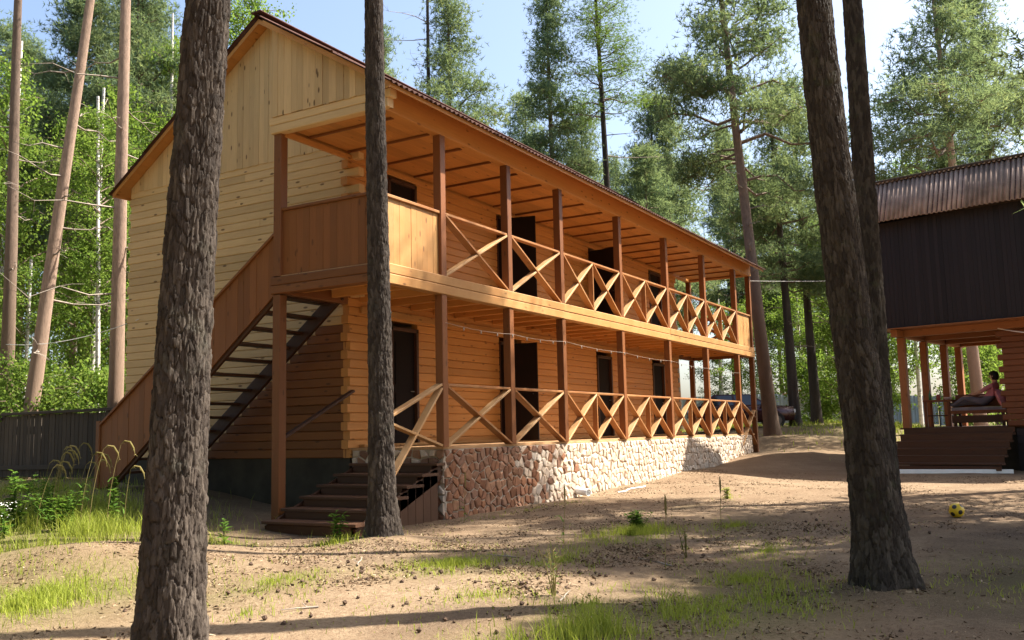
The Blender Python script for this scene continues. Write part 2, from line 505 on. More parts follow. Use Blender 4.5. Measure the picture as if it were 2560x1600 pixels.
I = np.arange(ni * nj).reshape(ni, nj)
Fq = np.stack([I[:-1, :-1], I[1:, :-1], I[1:, 1:], I[:-1, 1:]], -1).reshape(-1, 4)
me = mesh_np('ground', np.stack([XX, YY, ZZ], -1).reshape(-1, 3), Fq, {'green': green.ravel(), 'humus_shade': humus_shade.ravel()}, smooth=True)
tag(mobj('ground', me, MT['ground']), kind='structure')

# ------------------------------------------------------------------ the two-storey log house
house = empty('log_house', (8.0, 4.0, -1.0))
tag(house, 'two-storey log house with long double veranda, cross-braced railings and outside stair', 'house')
HW = Vector((-8.0, -4.0, 1.0))
def H(o):
    """children are modelled in world coordinates; undo the root's offset"""
    o.location = HW
    return o
def hb(name, p, q, w, h, mat, c=.008, up=(0, 0, 1)): return H(beam(name, p, q, w, h, MT[mat], house, c, up))
def hboard(name, pts, t, n, mat, grain=(0, 0, 1)): return H(board(name, pts, t, n, MT[mat], house, grain))
def jit(a): return (random.random() - .5) * 2 * a

POST_X = {'A': 0.0, 'B': 2.176, 'C': 4.288, 'D': 7.288, 'E': 10.288, 'F': 13.288, 'G': 16.288, 'H': 17.93}
XM = -1.645; YW = 1.93; XE = 16.2; YB = 7.9
ZB0, ZB1 = 2.48, 2.80         # edge beam of the upper floor
ZT = 5.19                     # post tops
def zr(y): return 5.38 + (y + .48) * .6185          # underside of the right slope
def zl(y): return 8.12 - (y - 3.95) * .665          # underside of the left slope

# --- log walls: squared logs in courses with lapped corners
LH = .1555
ncourse = 36
doors_lo = [(1.12, 1.98), (5.02, 6.02), (10.05, 11.0), (14.0, 14.95)]
doors_hi = [(1.08, 1.97), (5.02, 6.02), (9.75, 10.85), (14.0, 14.95)]
for k in range(ncourse):
    z0 = -.17 + k * LH
    zc = z0 + LH / 2
    # gable wall, at X = 0
    ya = (YW + .155) if zc < 2.5 else YW - (.20 if k % 2 == 0 else -.155) + jit(.015)
    yb = YB + (.05 if k % 2 == 0 else 0) + jit(.012)
    # below the outside stair: stain plus the stair's shade painted in; above it left raw
    cut = YB
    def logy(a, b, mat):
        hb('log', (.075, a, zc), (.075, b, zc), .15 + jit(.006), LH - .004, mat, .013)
    zs = zc
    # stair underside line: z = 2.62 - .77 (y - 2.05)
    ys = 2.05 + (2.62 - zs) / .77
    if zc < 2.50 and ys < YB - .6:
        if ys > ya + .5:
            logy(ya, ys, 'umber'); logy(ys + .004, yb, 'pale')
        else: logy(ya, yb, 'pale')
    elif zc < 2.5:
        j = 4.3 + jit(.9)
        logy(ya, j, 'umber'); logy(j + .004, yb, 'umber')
    else:
        if k % 3 == 1:
            j = 5.0 + jit(1.2); logy(ya, j, 'pale'); logy(j + .004, yb, 'pale')
        else: logy(ya, yb, 'pale')
    # front wall, at Y = YW
    lo, hi = z0, z0 + LH
    gaps = []
    if hi > 0.02 and lo < 2.20: gaps = doors_lo
    if hi > 2.80 and lo < 5.04: gaps = doors_hi
    xa = (-(.07 if k % 2 == 1 else .02) if zc < 2.5 else -(.07 if k % 2 == 1 else -.155)) + jit(.012)
    xs = [xa]
    for a, b in gaps: xs += [a, b]
    xs += [XE + (.16 if k % 2 else 0)]
    for i in range(0, len(xs), 2):
        a, b = xs[i], xs[i + 1]
        if not gaps:
            cuts = [a] + sorted(random.uniform(a + 2, b - 2) for _ in range(2)) + [b]
        else: cuts = [a, b]
        for c0, c1 in zip(cuts[:-1], cuts[1:]):
            hb('log', (c0, YW + .075, zc), (c1 - .004, YW + .075, zc), .15 + jit(.006), LH - .004, 'amber', .013)
    # far end wall and back wall (seen only from aside)
    hb('log', (XE - .075, YW + .16, zc), (XE - .075, YB, zc), .15, LH - .004, 'amber', .013)
    hb('log', (.16, YB - .075, zc), (XE - .16, YB - .075, zc), .15, LH - .004, 'pale', .013)

# plinth under the log walls
bgp = Bag(); bgp.box((.02, YW + .04, -1.6), (XE - .02, YB - .02, -.17))
H(bgp.build('plinth', MT['concrete'], house))

# --- doors: leaf, frame of four boards, handle
def door(x0, x1, z0, z1, open_=False):
    y = YW
    d = H(beam('door', ((x0 + x1) / 2, y + .06, z0 + .02), ((x0 + x1) / 2, y + .06, z1 - .05), x1 - x0 - .1, .04, MT['door'], house, .004, up=(0, 1, 0)))
    for nm, p, q, w in (('door_frame', (x0 + .03, y + .02, z0), (x0 + .03, y + .02, z1), .07), ('door_frame', (x1 - .03, y + .02, z0), (x1 - .03, y + .02, z1), .07),
                        ('door_frame', (x0, y + .02, z1 - .02), (x1, y + .02, z1 - .02), .07)):
        if p[2] == q[2]: beam(nm, p, q, .10, w, MT['dark'], d, .006)
        else: beam(nm, p, q, w, .10, MT['dark'], d, .006, up=(0, 1, 0))
    for s in (0, 1):
        zz = z0 + (.25 if s == 0 else 1.15)
        zq = z0 + (1.0 if s == 0 else z1 - z0 - .25)
        beam('door_panel', ((x0 + x1) / 2, y + .034, zz), ((x0 + x1) / 2, y + .034, zq), x1 - x0 - .4, .016, MT['door'], d, .006, up=(0, 1, 0))
    hbag = Bag(); hbag.tube([(x1 - .14, y + .035, z0 + 1.02), (x1 - .14, y - .01, z0 + 1.02), (x1 - .24, y - .012, z0 + 1.02)], [.009, .009, .008], 6)
    hbag.build('handle', MT['metal'], d)
for a, b in doors_lo: door(a, b, 0.0, 2.2)
for a, b in doors_hi: door(a, b, 2.80, 5.04)
# an open leaf at the third upper door and the second ones
for (x, z0, z1, ang) in ((9.75, 2.82, 4.98, 100), (5.04, 2.82, 4.98, 75), (5.04, .03, 2.14, 82)):
    w = .86
    dx = math.cos(math.radians(ang)) * w; dy = -math.sin(math.radians(ang)) * w
    o = hb('door', (x + dx / 2, YW - .03 + dy / 2, z0), (x + dx / 2, YW - .03 + dy / 2, z1), w, .04, 'door', .004, up=(dy, -dx, 0))
    hbag = Bag(); hbag.tube([(x + dx * .88 - .05, YW - .03 + dy * .88, z0 + 1.0), (x + dx * .88 + .05, YW - .03 + dy * .88, z0 + 1.0)], [.012, .012], 6)
    hbag.build('handle', MT['metal'], o)

# --- veranda floors, joists, ceilings
bw = YW / 13
for k in range(13):
    y = bw * (k + .5)
    hb('floor_board', (.02, y, -.022), (17.98, y, -.022), bw - .004, .04, 'floor', .003)
    hb('floor_board', (XM - .06, y, 2.765), (17.98, y, 2.765), bw - .004, .035, 'floor', .003)
for i in range(26):
    x = -1.2 + i * .75
    if x > 17.8: break
    hb('joist', (x, .09, 2.655), (x, YW - .01, 2.655), .10, .18, 'amber', .006)
for k in range(11):
    y = .10 + (YW - .14) / 11 * (k + .5)
    hb('ceiling_board', (XM - .05, y, 5.245), (17.9, y, 5.245), (YW - .14) / 11 - .003, .02, 'amber', .003)
for i in range(20):
    x = -1.1 + i * .985
    hb('ceiling_batten', (x, .12, 5.215), (x, YW - .05, 5.215), .045, .035, 'brown', .004)
hb('moulding', (XM, YW - .025, 5.14), (XE, YW - .025, 5.14), .04, .11, 'amber', .01)
hb('moulding', (.25, YW - .03, 2.43), (XE, YW - .03, 2.43), .04, .12, 'beam', .01)
hb('moulding', (.22, YW - .07, .03), (XE, YW - .07, .03), .12, .05, 'beam', .01)

# --- posts
PW = .15
for n_, x in POST_X.items():
    hb('post', (x, 0, 0 if n_ != 'H' else -.75), (x, 0, ZB0), PW, PW, 'brown', .008)
    hb('post', (x, 0, ZB1), (x, 0, ZT), PW, PW, 'brown', .008)
hb('post', (XM, 0, -1.4), (XM, 0, ZB0), PW, PW, 'brown'); hb('post', (XM, 0, ZB1), (XM, 0, 5.13), PW, PW, 'brown')
hb('post', (XM, 2.0, -1.25), (XM, 2.0, ZB0 - .01), PW + .01, PW + .01, 'brown'); hb('post', (XM, 2.0, ZB1 - .02), (XM, 2.0, 5.13), PW + .01, PW + .01, 'brown')
for y in (2.05,):
    hb('post', (17.9, y, -.8), (17.9, y, ZB0), PW, PW, 'brown'); hb('post', (17.9, y, ZB1), (17.9, y, ZT), PW, PW, 'brown')
hb('beam', (17.9, .08, 5.27), (17.9, 2.13, 5.27), .14, .16, 'amber'); hb('beam', (17.9, .08, 2.64), (17.9, 2.13, 2.64), .15, .3, 'brown')
hb('beam', (16.2, 2.05, 2.64), (17.82, 2.05, 2.64), .15, .3, 'brown'); hb('beam', (16.2, 2.05, 5.27), (17.82, 2.05, 5.27), .14, .16, 'amber')

# --- edge beams of the upper floor: two squared logs on each other
zz = (ZB1 - ZB0) / 2
xs = [XM - .1, 4.29, 10.3, 18.02]
for a, b in zip(xs[:-1], xs[1:]):
    for j in (0, 1):
        hb('edge_beam', (a, -.01 + jit(.006), ZB0 + zz * (j + .5)), (b - .004, -.01 + jit(.006), ZB0 + zz * (j + .5)), .17, zz - .004, 'beam', .012)
for j in (0, 1):
    hb('edge_beam', (XM + jit(.005), .08, 2.49 + .14 * (j + .5)), (XM + jit(.005), 2.12, 2.49 + .14 * (j + .5)), .16, .136, 'brown', .012)
hb('edge_beam', (XM + .09, 2.0, 2.60), (-.0, 2.0, 2.60), .14, .2, 'brown', .012)
# plate beam on the post tops
hb('plate_beam', (XM - .1, 0, ZT + .085), (8.6, 0, ZT + .085), .16, .17, 'amber', .01)
hb('plate_beam', (8.604, 0, ZT + .085), (18.0, 0, ZT + .085), .16, .17, 'amber', .01)
hboard('fascia', [(XM - .2, -.083, ZT + .03), (18.05, -.083, ZT + .03), (18.05, -.083, 5.60), (XM - .2, -.083, 5.60)], .022, (0, -1, 0), 'amber', (1, 0, 0))
# tie beam at the projecting gable, two squared logs
hb('tie_beam', (-1.70, -.3, 5.20), (-1.70, 2.10, 5.20), .15, .135, 'pale', .012)
hb('tie_beam', (-1.70, -.36, 5.34), (-1.70, 2.13, 5.34), .15, .135, 'pale', .012)
hb('tie_beam', (-1.62, 2.03, 5.27), (-.0, 2.03, 5.27), .14, .2, 'amber', .012)

# --- gable boarding
def gable_boards(x, y0, y1, zlo, topf, mat='pale'):
    y = y0
    while y < y1 - .02:
        w = random.uniform(.115, .165); ye = min(y + w, y1)
        dx = jit(.004)
        a, b = y + .002, ye - .002
        ts = [a, b] if not (a < 3.95 < b) else [a, 3.95, b]
        pts = [(x + dx, b, zlo + jit(.012)), (x + dx, a, zlo + jit(.012))]
        for t in ts: pts.append((x + dx, t, max(zlo + .02, topf(t) - .012)))
        hboard('gable_board', pts, .024, (-1, 0, 0), mat)
        y = ye
gable_boards(-.012, 1.95, 7.88, 5.40, lambda y: min(zr(y), zl(y)))
gable_boards(-1.79, -.42, 2.08, 5.405, zr)
# cheek of the projecting gable
hboard('gable_cheek', [(-1.76, 2.08, 5.38), (-.02, 2.08, 5.38), (-.02, 2.08, zr(2.08) - .02), (-1.76, 2.08, zr(2.08) - .02)], .03, (0, 1, 0), 'pale')

# --- roof: deck boards below, corrugated sheets above
R0, R1 = -.27, 18.15
def slope_pt(side, y, x, off=0):
    z = zr(y) if side == 'r' else zl(y)
    s = .6185 if side == 'r' else -.665
    n = Vector((0, -s, 1)).normalized()
    return Vector((x, y, z)) + n * off
def deck(side, ya, yb, xa, xb):
    n = max(1, round(abs(yb - ya) / .2))
    for i in range(n):
        u, v = ya + (yb - ya) * i / n, ya + (yb - ya) * (i + 1) / n
        if u > v: u, v = v, u
        s = .6185 if side == 'r' else -.665
        nn = Vector((0, -s, 1)).normalized()
        m = (u + v) / 2
        c = slope_pt(side, m, 0, .014)
        w = (v - u) * math.hypot(1, s) - .003
        hb('roof_board', (xa, c.y, c.z), (xb, c.y, c.z), w, .026, 'amber', .002, up=tuple(nn))
deck('r', -.48, 2.10, XM - .33, R1); deck('r', 2.10, 3.95, R0, R1); deck('l', 3.95, 8.12, R0, R1)
hboard('barge_board', [(XM - .335, -.5, zr(-.5) - .05), (XM - .335, 2.1, zr(2.1) - .05), (XM - .335, 2.1, zr(2.1) + .04), (XM - .335, -.5, zr(-.5) + .04)][::-1], .022, (-1, 0, 0), 'amber', (0, 1, .62))
hboard('barge_board', [(R0 - .005, 2.12, zr(2.12) - .05), (R0 - .005, 3.95, zr(3.95) - .05), (R0 - .005, 3.95, zr(3.95) + .04), (R0 - .005, 2.12, zr(2.12) + .04)][::-1], .022, (-1, 0, 0), 'amber', (0, 1, .62))
hboard('barge_board', [(R0 - .005, 3.95, zl(3.95) - .05), (R0 - .005, 8.14, zl(8.14) - .05), (R0 - .005, 8.14, zl(8.14) + .04), (R0 - .005, 3.95, zl(3.95) + .04)][::-1], .022, (-1, 0, 0), 'amber', (0, 1, -.66))
hboard('eave_board', [(XM - .33, -.497, 5.335), (R1, -.497, 5.335), (R1, -.497, 5.40), (XM - .33, -.497, 5.40)], .02, (0, -1, 0), 'amber', (1, 0, 0))
hboard('eave_board', [(R1, 8.135, 5.30), (R0, 8.135, 5.30), (R0, 8.135, 5.38), (R1, 8.135, 5.38)], .02, (0, 1, 0), 'amber', (1, 0, 0))
def sheet_mesh(W, L, s, amp=.019, period=.13):
    """corrugated sheet; origin at its lower left corner, rises along y with slope s"""
    nx = int(W / period * 6)
    xs = np.linspace(0, W, nx + 1); zc = amp * np.sin(xs / period * 2 * math.pi)
    cs = 1 / math.hypot(1, s)
    nn = np.array((0, -s, 1)) * cs; dv = np.array((0, 1, s)) * cs
    rows = []
    for t in (0, L):
        for o in (0, -.006):
            rows.append(np.stack([xs, dv[1] * t + nn[1] * (zc + o), dv[2] * t + nn[2] * (zc + o)], -1))
    V = np.concatenate(rows); n = nx + 1
    F = []
    for i in range(nx):
        F += [(i, i + 1, 2 * n + i + 1, 2 * n + i), (n + i + 1, n + i, 3 * n + i, 3 * n + i + 1), (i + 1, i, n + i, n + i + 1), (2 * n + i, 2 * n + i + 1, 3 * n + i + 1, 3 * n + i)]
    return mesh_np('roof_sheet', V, np.array(F))
smr = sheet_mesh(1.10, 1.30, .6185); sml = sheet_mesh(1.10, 1.30, .665)
def lay(me_, side, y0, x0, lift, step=1.04, mat='roof'):
    o = mobj('roof_sheet', me_, MT[mat], house)
    p = slope_pt(side, y0, x0, .052 + lift)
    o.location = p + HW
    if side == 'l':
        o.rotation_euler = (0, 0, math.pi); 
    return o
for r in range(4):
    y0 = -.53 + r * 1.155
    xa = XM - .40 if r < 2 else R0 - .06
    n = int((R1 - xa) / 1.04) + 1
    for i in range(n):
        if r == 2 and False: pass
        lay(smr, 'r', y0, xa + (R1 + .05 - xa - 1.1) * i / (n - 1), .014 * r + .004 * (i % 2))
    y0 = 8.18 - r * 1.07
    xa = R0 - .06; n = int((R1 - xa) / 1.04) + 1
    for i in range(n):
        lay(sml, 'l', y0, xa + 1.1 + (R1 + .05 - xa - 1.1) * i / (n - 1), .014 * r + .004 * (i % 2))
hb('ridge_cap', (R0 - .08, 3.95, 8.28), (R1, 3.95, 8.28), .26, .03, 'roof', .01)

# --- railings
def xbay(x0, x1, zlo, zhi, dark=False):
    for sgn in (1, -1):
        za, zb = (zlo, zhi) if sgn > 0 else (zhi, zlo)
        d = Vector((x1 - x0, 0, zb - za)).normalized()
        up = d.cross(Vector((0, 1, 0)))
        hb('brace', (x0, .0 + sgn * .004, za), (x1, .0 + sgn * .004, zb), .140 - .004 * sgn, .038, 'brace' if sgn > 0 else 'rail', .004, up=tuple(up))  # rising planks take the colour with painted sunlight, falling ones stay brown
def railing(z0, zr_):
    h = PW / 2
    P = POST_X
    for a, b, nx in (('A', 'B', 1), ('B', 'C', 1), ('C', 'D', 2), ('D', 'E', 2), ('E', 'F', 2), ('F', 'G', 2)):
        xa, xb = P[a] + h, P[b] - h
        hb('top_rail', (xa, 0, z0 + zr_), (xb, 0, z0 + zr_), .12, .042, 'rail', .005)
        zt = z0 + zr_ - .024
        if nx == 1: xbay(xa, xb, z0 + .01, zt)
        else:
            m = (xa + xb) / 2
            hb('baluster', (m, 0, z0), (m, 0, zt), .038, .11, 'rail', .004, up=(0, 1, 0))
            xbay(xa, m - .02, z0 + .01, zt); xbay(m + .02, xb, z0 + .01, zt)
railing(0.0, 1.0); railing(ZB1, 1.06)
# far end: rail of the end steps and the side rail
hb('top_rail', (16.36, 0, 1.0), (17.86, 0, .52), .12, .042, 'rail', .005)
xbay(16.36, 17.86, -.35, .75)
hb('top_rail', (17.9, .08, 3.86), (17.9, 1.97, 3.86), .042, .12, 'rail', .005)
for zz0 in (ZB1,):
    for sgn in (1, -1):
        hb('brace', (17.9, .08, zz0 if sgn > 0 else 3.84), (17.9, 1.97, 3.84 if sgn > 0 else zz0), .04, .1, 'rail', .004)

# --- boarded panels of the landing and of the far end
def panel_x(y, xa, xb, z0, z1, mat, t=.022):
    n = max(1, round((xb - xa) / .145)); w = (xb - xa) / n
    for i in range(n):
        a = xa + i * w + .0015; b = a + w - .003; dy = jit(.003)
        hboard('panel_board', [(a, y + dy, z0), (b, y + dy, z0), (b, y + dy, z1), (a, y + dy, z1)], t, (0, -1, 0), mat)
panel_x(-.015, XM + .08, -.08, ZB1 - .0, 3.83, 'beam'); hb('top_rail', (XM + .08, 0, 3.86), (-.08, 0, 3.86), .11, .05, 'rail')
panel_x(-.015, 16.37, 17.85, ZB1, 3.83, 'beam'); hb('top_rail', (16.37, 0, 3.86), (17.85, 0, 3.86), .11, .05, 'rail')
n = 13; w = (1.92 - .08) / n
for i in range(n):
    a = .08 + i * w + .0015; b = a + w - .003; dx = jit(.003)
    hboard('panel_board', [(XM - .02 + dx, b, 2.78), (XM - .02 + dx, a, 2.78), (XM - .02 + dx, a, 3.84), (XM - .02 + dx, b, 3.84)], .022, (-1, 0, 0), 'panel')
hb('top_rail', (XM, .08, 3.87), (XM, 1.92, 3.87), .11, .05, 'brown')

# --- outside stair along the gable: boarded outer side, stringers, open treads
S = .77
def stz(y): return 2.72 - S * (y - 2.05)
YS1 = 6.36
y = 2.09
while y < YS1 - .03:
    w = random.uniform(.12, .16); ye = min(y + w, YS1)
    a, b = y + .0015, ye - .0015; dx = jit(.003)
    topf = lambda t: 3.46 - .695 * (t - 2.07)
    botf = lambda t: max(stz(t) - .20, -.62)
    hboard('panel_board', [(XM - .03 + dx, b, botf(b)), (XM - .03 + dx, a, botf(a)), (XM - .03 + dx, a, topf(a)), (XM - .03 + dx, b, topf(b))], .022, (-1, 0, 0), 'panel')
    y = ye
hb('hand_rail', (XM - .02, 2.09, 3.475), (XM - .02, YS1, 3.475 - .695 * (YS1 - 2.09)), .10, .045, 'brown')
hb('newel_post', (XM - .01, YS1 + .05, -.85), (XM - .01, YS1 + .05, .58), .10, .10, 'brown')
hb('stringer', (XM + .03, 2.02, stz(2.02) - .12), (XM + .03, 6.45, stz(6.45) - .12), .06, .26, 'dark')
hb('stringer', (-.22, 1.98, stz(1.98) - .11), (-.22, 6.45, stz(6.45) - .11), .07, .25, 'dark')
nt_ = 14
for i in range(1, nt_):
    z = 2.76 - i * (3.36 / nt_); y = 2.05 + (2.72 - z) / S
    hb('tread', (XM + .065, y, z), (-.26, y, z), .27, .045, 'dark', .004)

# --- front steps, going down from the veranda end towards the yard
for k in range(1, 7):
    z = -.10 - .155 * k; xn = .20 - .40 * k
    hb('step', (xn + .22, -.02, z - .022), (xn + .22, 1.80, z - .022), .44, .045, 'step', .006)
    hb('riser', (xn + .43, .10, z + .064), (xn + .43, 1.72, z + .064), .024, .125, 'dark', .004)
hb('riser', (xn + .04, .10, z - .14), (xn + .04, 1.72, z - .14), .024, .18, 'dark', .004)
for y in (.06, 1.77):
    hb('stringer', (.10, y, -.36), (-2.10, y, -1.22), .05, .24, 'dark')
# side boards closing the steps towards the yard
for i in range(7):
    x0 = -1.5 + i * .2
    zt = -.28 + (x0 + .35) * .385
    hboard('side_board', [(x0, .035, -1.3), (x0 + .19, .035, -1.3), (x0 + .19, .035, zt - .1), (x0, .035, zt - .1)], .022, (0, -1, 0), 'step')
# sloping rails beside the steps
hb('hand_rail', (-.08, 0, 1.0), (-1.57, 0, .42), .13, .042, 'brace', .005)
for (p, q) in (((-.08, .004, .02), (-1.57, .004, .42)), ((-.08, -.004, .94), (-1.57, -.004, -.62))):
    d = (Vector(q) - Vector(p)).normalized(); up = d.cross(Vector((0, 1, 0)))
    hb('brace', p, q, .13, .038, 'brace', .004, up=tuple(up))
hb('hand_rail', (-.02, 1.86, .98), (-1.62, 1.98, .18), .10, .042, 'dark', .005)

# --- rubble stone base of the veranda: mortar core with a stone facing
core = Bag(); core.box((.03, .0, -1.7), (17.45, YW - .02, -.045))
base = H(core.build('stone_base', MT['mortar'], house))
def clip(poly, nx, ny, d):
    out = []
    for i in range(len(poly)):
        a, b = poly[i], poly[(i + 1) % len(poly)]
        da = a[0] * nx + a[1] * ny - d; db = b[0] * nx + b[1] * ny - d
        if da <= 0: out.append(a)
        if da * db < 0:
            t = da / (da - db); out.append((a[0] + (b[0] - a[0]) * t, a[1] + (b[1] - a[1]) * t))
    return out
def rubble(length, zlo, zhi, rnd, cell=.175):
    seeds = []
    nx_ = int(length / cell); nz_ = int((zhi - zlo) / (cell * .86)) + 1
    for i in range(-1, nx_ + 2):
        for j in range(-1, nz_ + 2):
            seeds.append((i * cell + (cell / 2 if j % 2 else 0) + rnd.uniform(-.42, .42) * cell, zlo + j * cell * .86 + rnd.uniform(-.4, .4) * cell))
    sa = np.array(seeds); res = []
    for i, s in enumerate(seeds):
        poly = [(s[0] - .4, s[1] - .4), (s[0] + .4, s[1] - .4), (s[0] + .4, s[1] + .4), (s[0] - .4, s[1] + .4)]
        d2 = ((sa - s) ** 2).sum(1)
        for j in np.argsort(d2)[1:16]:
            o = seeds[j]; nx2, ny2 = o[0] - s[0], o[1] - s[1]; L = math.hypot(nx2, ny2)
            if L < 1e-6: continue
            nx2 /= L; ny2 /= L
            poly = clip(poly, nx2, ny2, (s[0] * nx2 + s[1] * ny2) + L / 2 - .011)
            if len(poly) < 3: break
        for (nx2, ny2, d) in ((0, 1, zhi), (0, -1, -zlo), (1, 0, length), (-1, 0, 0)):
            if len(poly) >= 3: poly = clip(poly, nx2, ny2, d)
        if len(poly) < 3: continue
        ar = .5 * abs(sum(poly[k][0] * poly[(k + 1) % len(poly)][1] - poly[(k + 1) % len(poly)][0] * poly[k][1] for k in range(len(poly))))
        if ar > .003: res.append((poly, ar))
    return res
def stone_geo(poly, f, rnd):
    """f(u, v, out) -> world point; three rings make a rounded face"""
    cx_ = sum(p[0] for p in poly) / len(poly); cz_ = sum(p[1] for p in poly) / len(poly)
    k = len(poly); pr_ = rnd.uniform(.018, .040); tx, tz = rnd.uniform(-.15, .15), rnd.uniform(-.15, .15)
    V, F = [], []
    for sc, o in ((1.0, -.03), (.99, pr_ * .35), (.86, pr_ * .85), (.55, pr_)):
        for p in poly:
            u, v = cx_ + (p[0] - cx_) * sc, cz_ + (p[1] - cz_) * sc
            V.append(tuple(f(u, v, o + (tx * (u - cx_) + tz * (v - cz_) if o > 0 else 0) + (rnd.uniform(-.004, .004) if o > 0 else 0))))
    for r_ in range(3):
        for i in range(k):
            j = (i + 1) % k
            F.append((r_ * k + i, r_ * k + j, (r_ + 1) * k + j, (r_ + 1) * k + i))
    F.append(tuple(range(3 * k, 4 * k)))
    return V, F
rs = random.Random(5)
cand = []
for poly, ar in rubble(17.42, -1.45, -.05, rs):
    top = max(p[1] for p in poly); x = sum(p[0] for p in poly) / len(poly)
    gz = g1(x, -.05)
    if top < gz - .02: continue
    cand.append((ar / (x + 13.0) ** 2 * (2 if x < 3.2 else 1) * (1 if top > gz + .05 else .4), poly, lambda u, v, o: (.03 + u, -o, v)))
for poly, ar in rubble(1.9, -1.45, -.05, rs):
    if max(p[1] for p in poly) < -1.2: continue
    cand.append((ar / 13.0 ** 2 * .6, poly, lambda u, v, o: (.03 - o, 1.9 - u, v)))
cand.sort(key=lambda t: -t[0])
rest = Bag()
for i, (_, poly, f) in enumerate(cand):
    V, F = stone_geo(poly, f, rs)
    if i < 300:
        me = bpy.data.meshes.new('stone'); me.from_pydata(V, [], F); me.update()
        cxm = sum(v[0] for v in V) / len(V)
        mobj('stone', me, MT['redstone' if cxm + rs.triangular(-2.4, 1.6, 0) < 3.0 else 'stone'], base)
    else: rest.add(V, F)
o = rest.build('stone_facing', MT['stone'], base); o['kind'] = 'stuff'

# --- string of small bulbs along the lower veranda
def sag(p, q, s, n=10):
    p, q = Vector(p), Vector(q)
    return [p.lerp(q, t / n) - Vector((0, 0, s * 4 * (t / n) * (1 - t / n))) for t in range(n + 1)]
gl = Bag()
pts = []
seq = [(0.0, 2.02), (2.176, 2.0), (4.288, 2.02), (7.288, 1.98), (10.288, 1.95), (13.288, 1.9), (16.288, 1.9)]
for (xa, za), (xb, zb) in zip(seq[:-1], seq[1:]): pts += sag((xa, -.085, za), (xb, -.085, zb), .035, 8)[:-1]
pts.append(Vector((16.288, -.085, 1.9)))
gl.tube(pts, [.0028] * len(pts), 5)
MT['bulbs'] = plain('dull_clear_bulbs', (.42, .36, .30), .3, .1)
garland = gl.build('string_lights', MT['bulbs'])
tag(garland, 'thin white string of small bulbs hung along the lower veranda posts', 'string lights')
for i in range(2, len(pts) - 1, 2):
    p = pts[i]
    b = Bag(); b.tube([p, p - Vector((0, 0, .02)), p - Vector((0, 0, .05)), p - Vector((0, 0, .062))], [.004, .011, .012, .003], 7)
    b.build('bulb', MT['bulbs'], garland, True)

# ------------------------------------------------------------------ trees
MT['hero_bark'] = bark_mat('grey_brown_pine_bark', (.034, .026, .020), (.072, .056, .045), (.15, .122, .098), lichen=(.13, .125, .095))
MT['hero_bark_mossy'] = bark_mat('mossy_brown_pine_bark', (.032, .025, .019), (.064, .050, .038), (.13, .106, .08), lichen=(.085, .095, .045))
MT['pine_bark'] = bark_mat('pine_bark_orange_above', (.13, .09, .065), (.21, .145, .10), (.27, .19, .13), upper=(.28, .20, .15), z0=4., z1=9.)
MT['orange_bark'] = bark_mat('flaking_orange_pine_bark', (.16, .105, .075), (.30, .20, .14), (.40, .28, .20), upper=(.52, .37, .275), z0=2., z1=6.)
MT['grey_bark'] = bark_mat('dark_grey_larch_bark', (.045, .035, .03), (.08, .064, .052), (.12, .10, .08))
MT['limb'] = plain('grey_brown_limb', (.16, .115, .085), .9, .3, 8)
MT['deadlimb'] = plain('bare_grey_twig', (.24, .20, .16), .9, .3, 8)
MT['birch_bark'] = None
def birch_bark():
    m, nt, out = new_mat('white_birch_bark')
    bs = nd(nt, 'ShaderNodeBsdfPrincipled', Roughness=.8)
    tc = nt.nodes.new('ShaderNodeTexCoord')
    n = noise(nt, mapping(nt, tc.outputs['Object'], (3, 3, 9)), 2.0, 5, .7)
    c = ramp(nt, n, [(.34, (.06, .05, .045)), (.44, (.55, .52, .47)), (.8, (.74, .71, .65))])
    nt.links.new(c, bs.inputs['Base Color']); nt.links.new(bs.outputs[0], out.inputs[0])
    return m
MT['birch_bark'] = birch_bark()
MT['needle'] = leafy('pine_needles', (.085, .145, .10), (.20, .26, .14), .45, (.30, .33, .15))
MT['larch'] = leafy('larch_needles', (.09, .16, .04), (.17, .25, .06), .4)
MT['birchleaf'] = leafy('birch_leaves', (.08, .15, .032), (.18, .27, .06), .5, (.28, .35, .09))
MT['spruce'] = leafy('spruce_needles', (.03, .065, .035), (.07, .12, .05), .3)

def unit(v): return v / np.maximum(np.linalg.norm(v, axis=-1, keepdims=True), 1e-9)

def tuft_tris(C_, axis, per, length, width, rng, spread=.9):
    """per narrow triangles fan out of every centre"""
    n = len(C_)
    C2 = np.repeat(C_, per, 0); A = np.repeat(axis, per, 0)
    d = unit(A * .6 + rng.normal(0, spread, (n * per, 3)))
    L = length * rng.uniform(.6, 1.25, (n * per, 1))
    s = unit(np.cross(d, rng.normal(0, 1, (n * per, 3)))) * width * rng.uniform(.7, 1.3, (n * per, 1))
    b0 = C2 + d * .01 - s; b1 = C2 + d * .01 + s; tip = C2 + d * L
    V = np.stack([b0, b1, tip], 1).reshape(-1, 3)
    return V, np.repeat(np.arange(n), per * 3)

def leaf_quads(C_, size, rng, droop=.5):
    n = len(C_)
    d = unit(rng.normal(0, 1, (n, 3)) + np.array((0, 0, -droop)))
    s = unit(np.cross(d, rng.normal(0, 1, (n, 3))))
    L = size * rng.uniform(.6, 1.3, (n, 1)); W = L * .42
    V = np.stack([C_, C_ + d * L * .5 + s * W, C_ + d * L, C_ + d * L * .5 - s * W], 1).reshape(-1, 3)
    return V

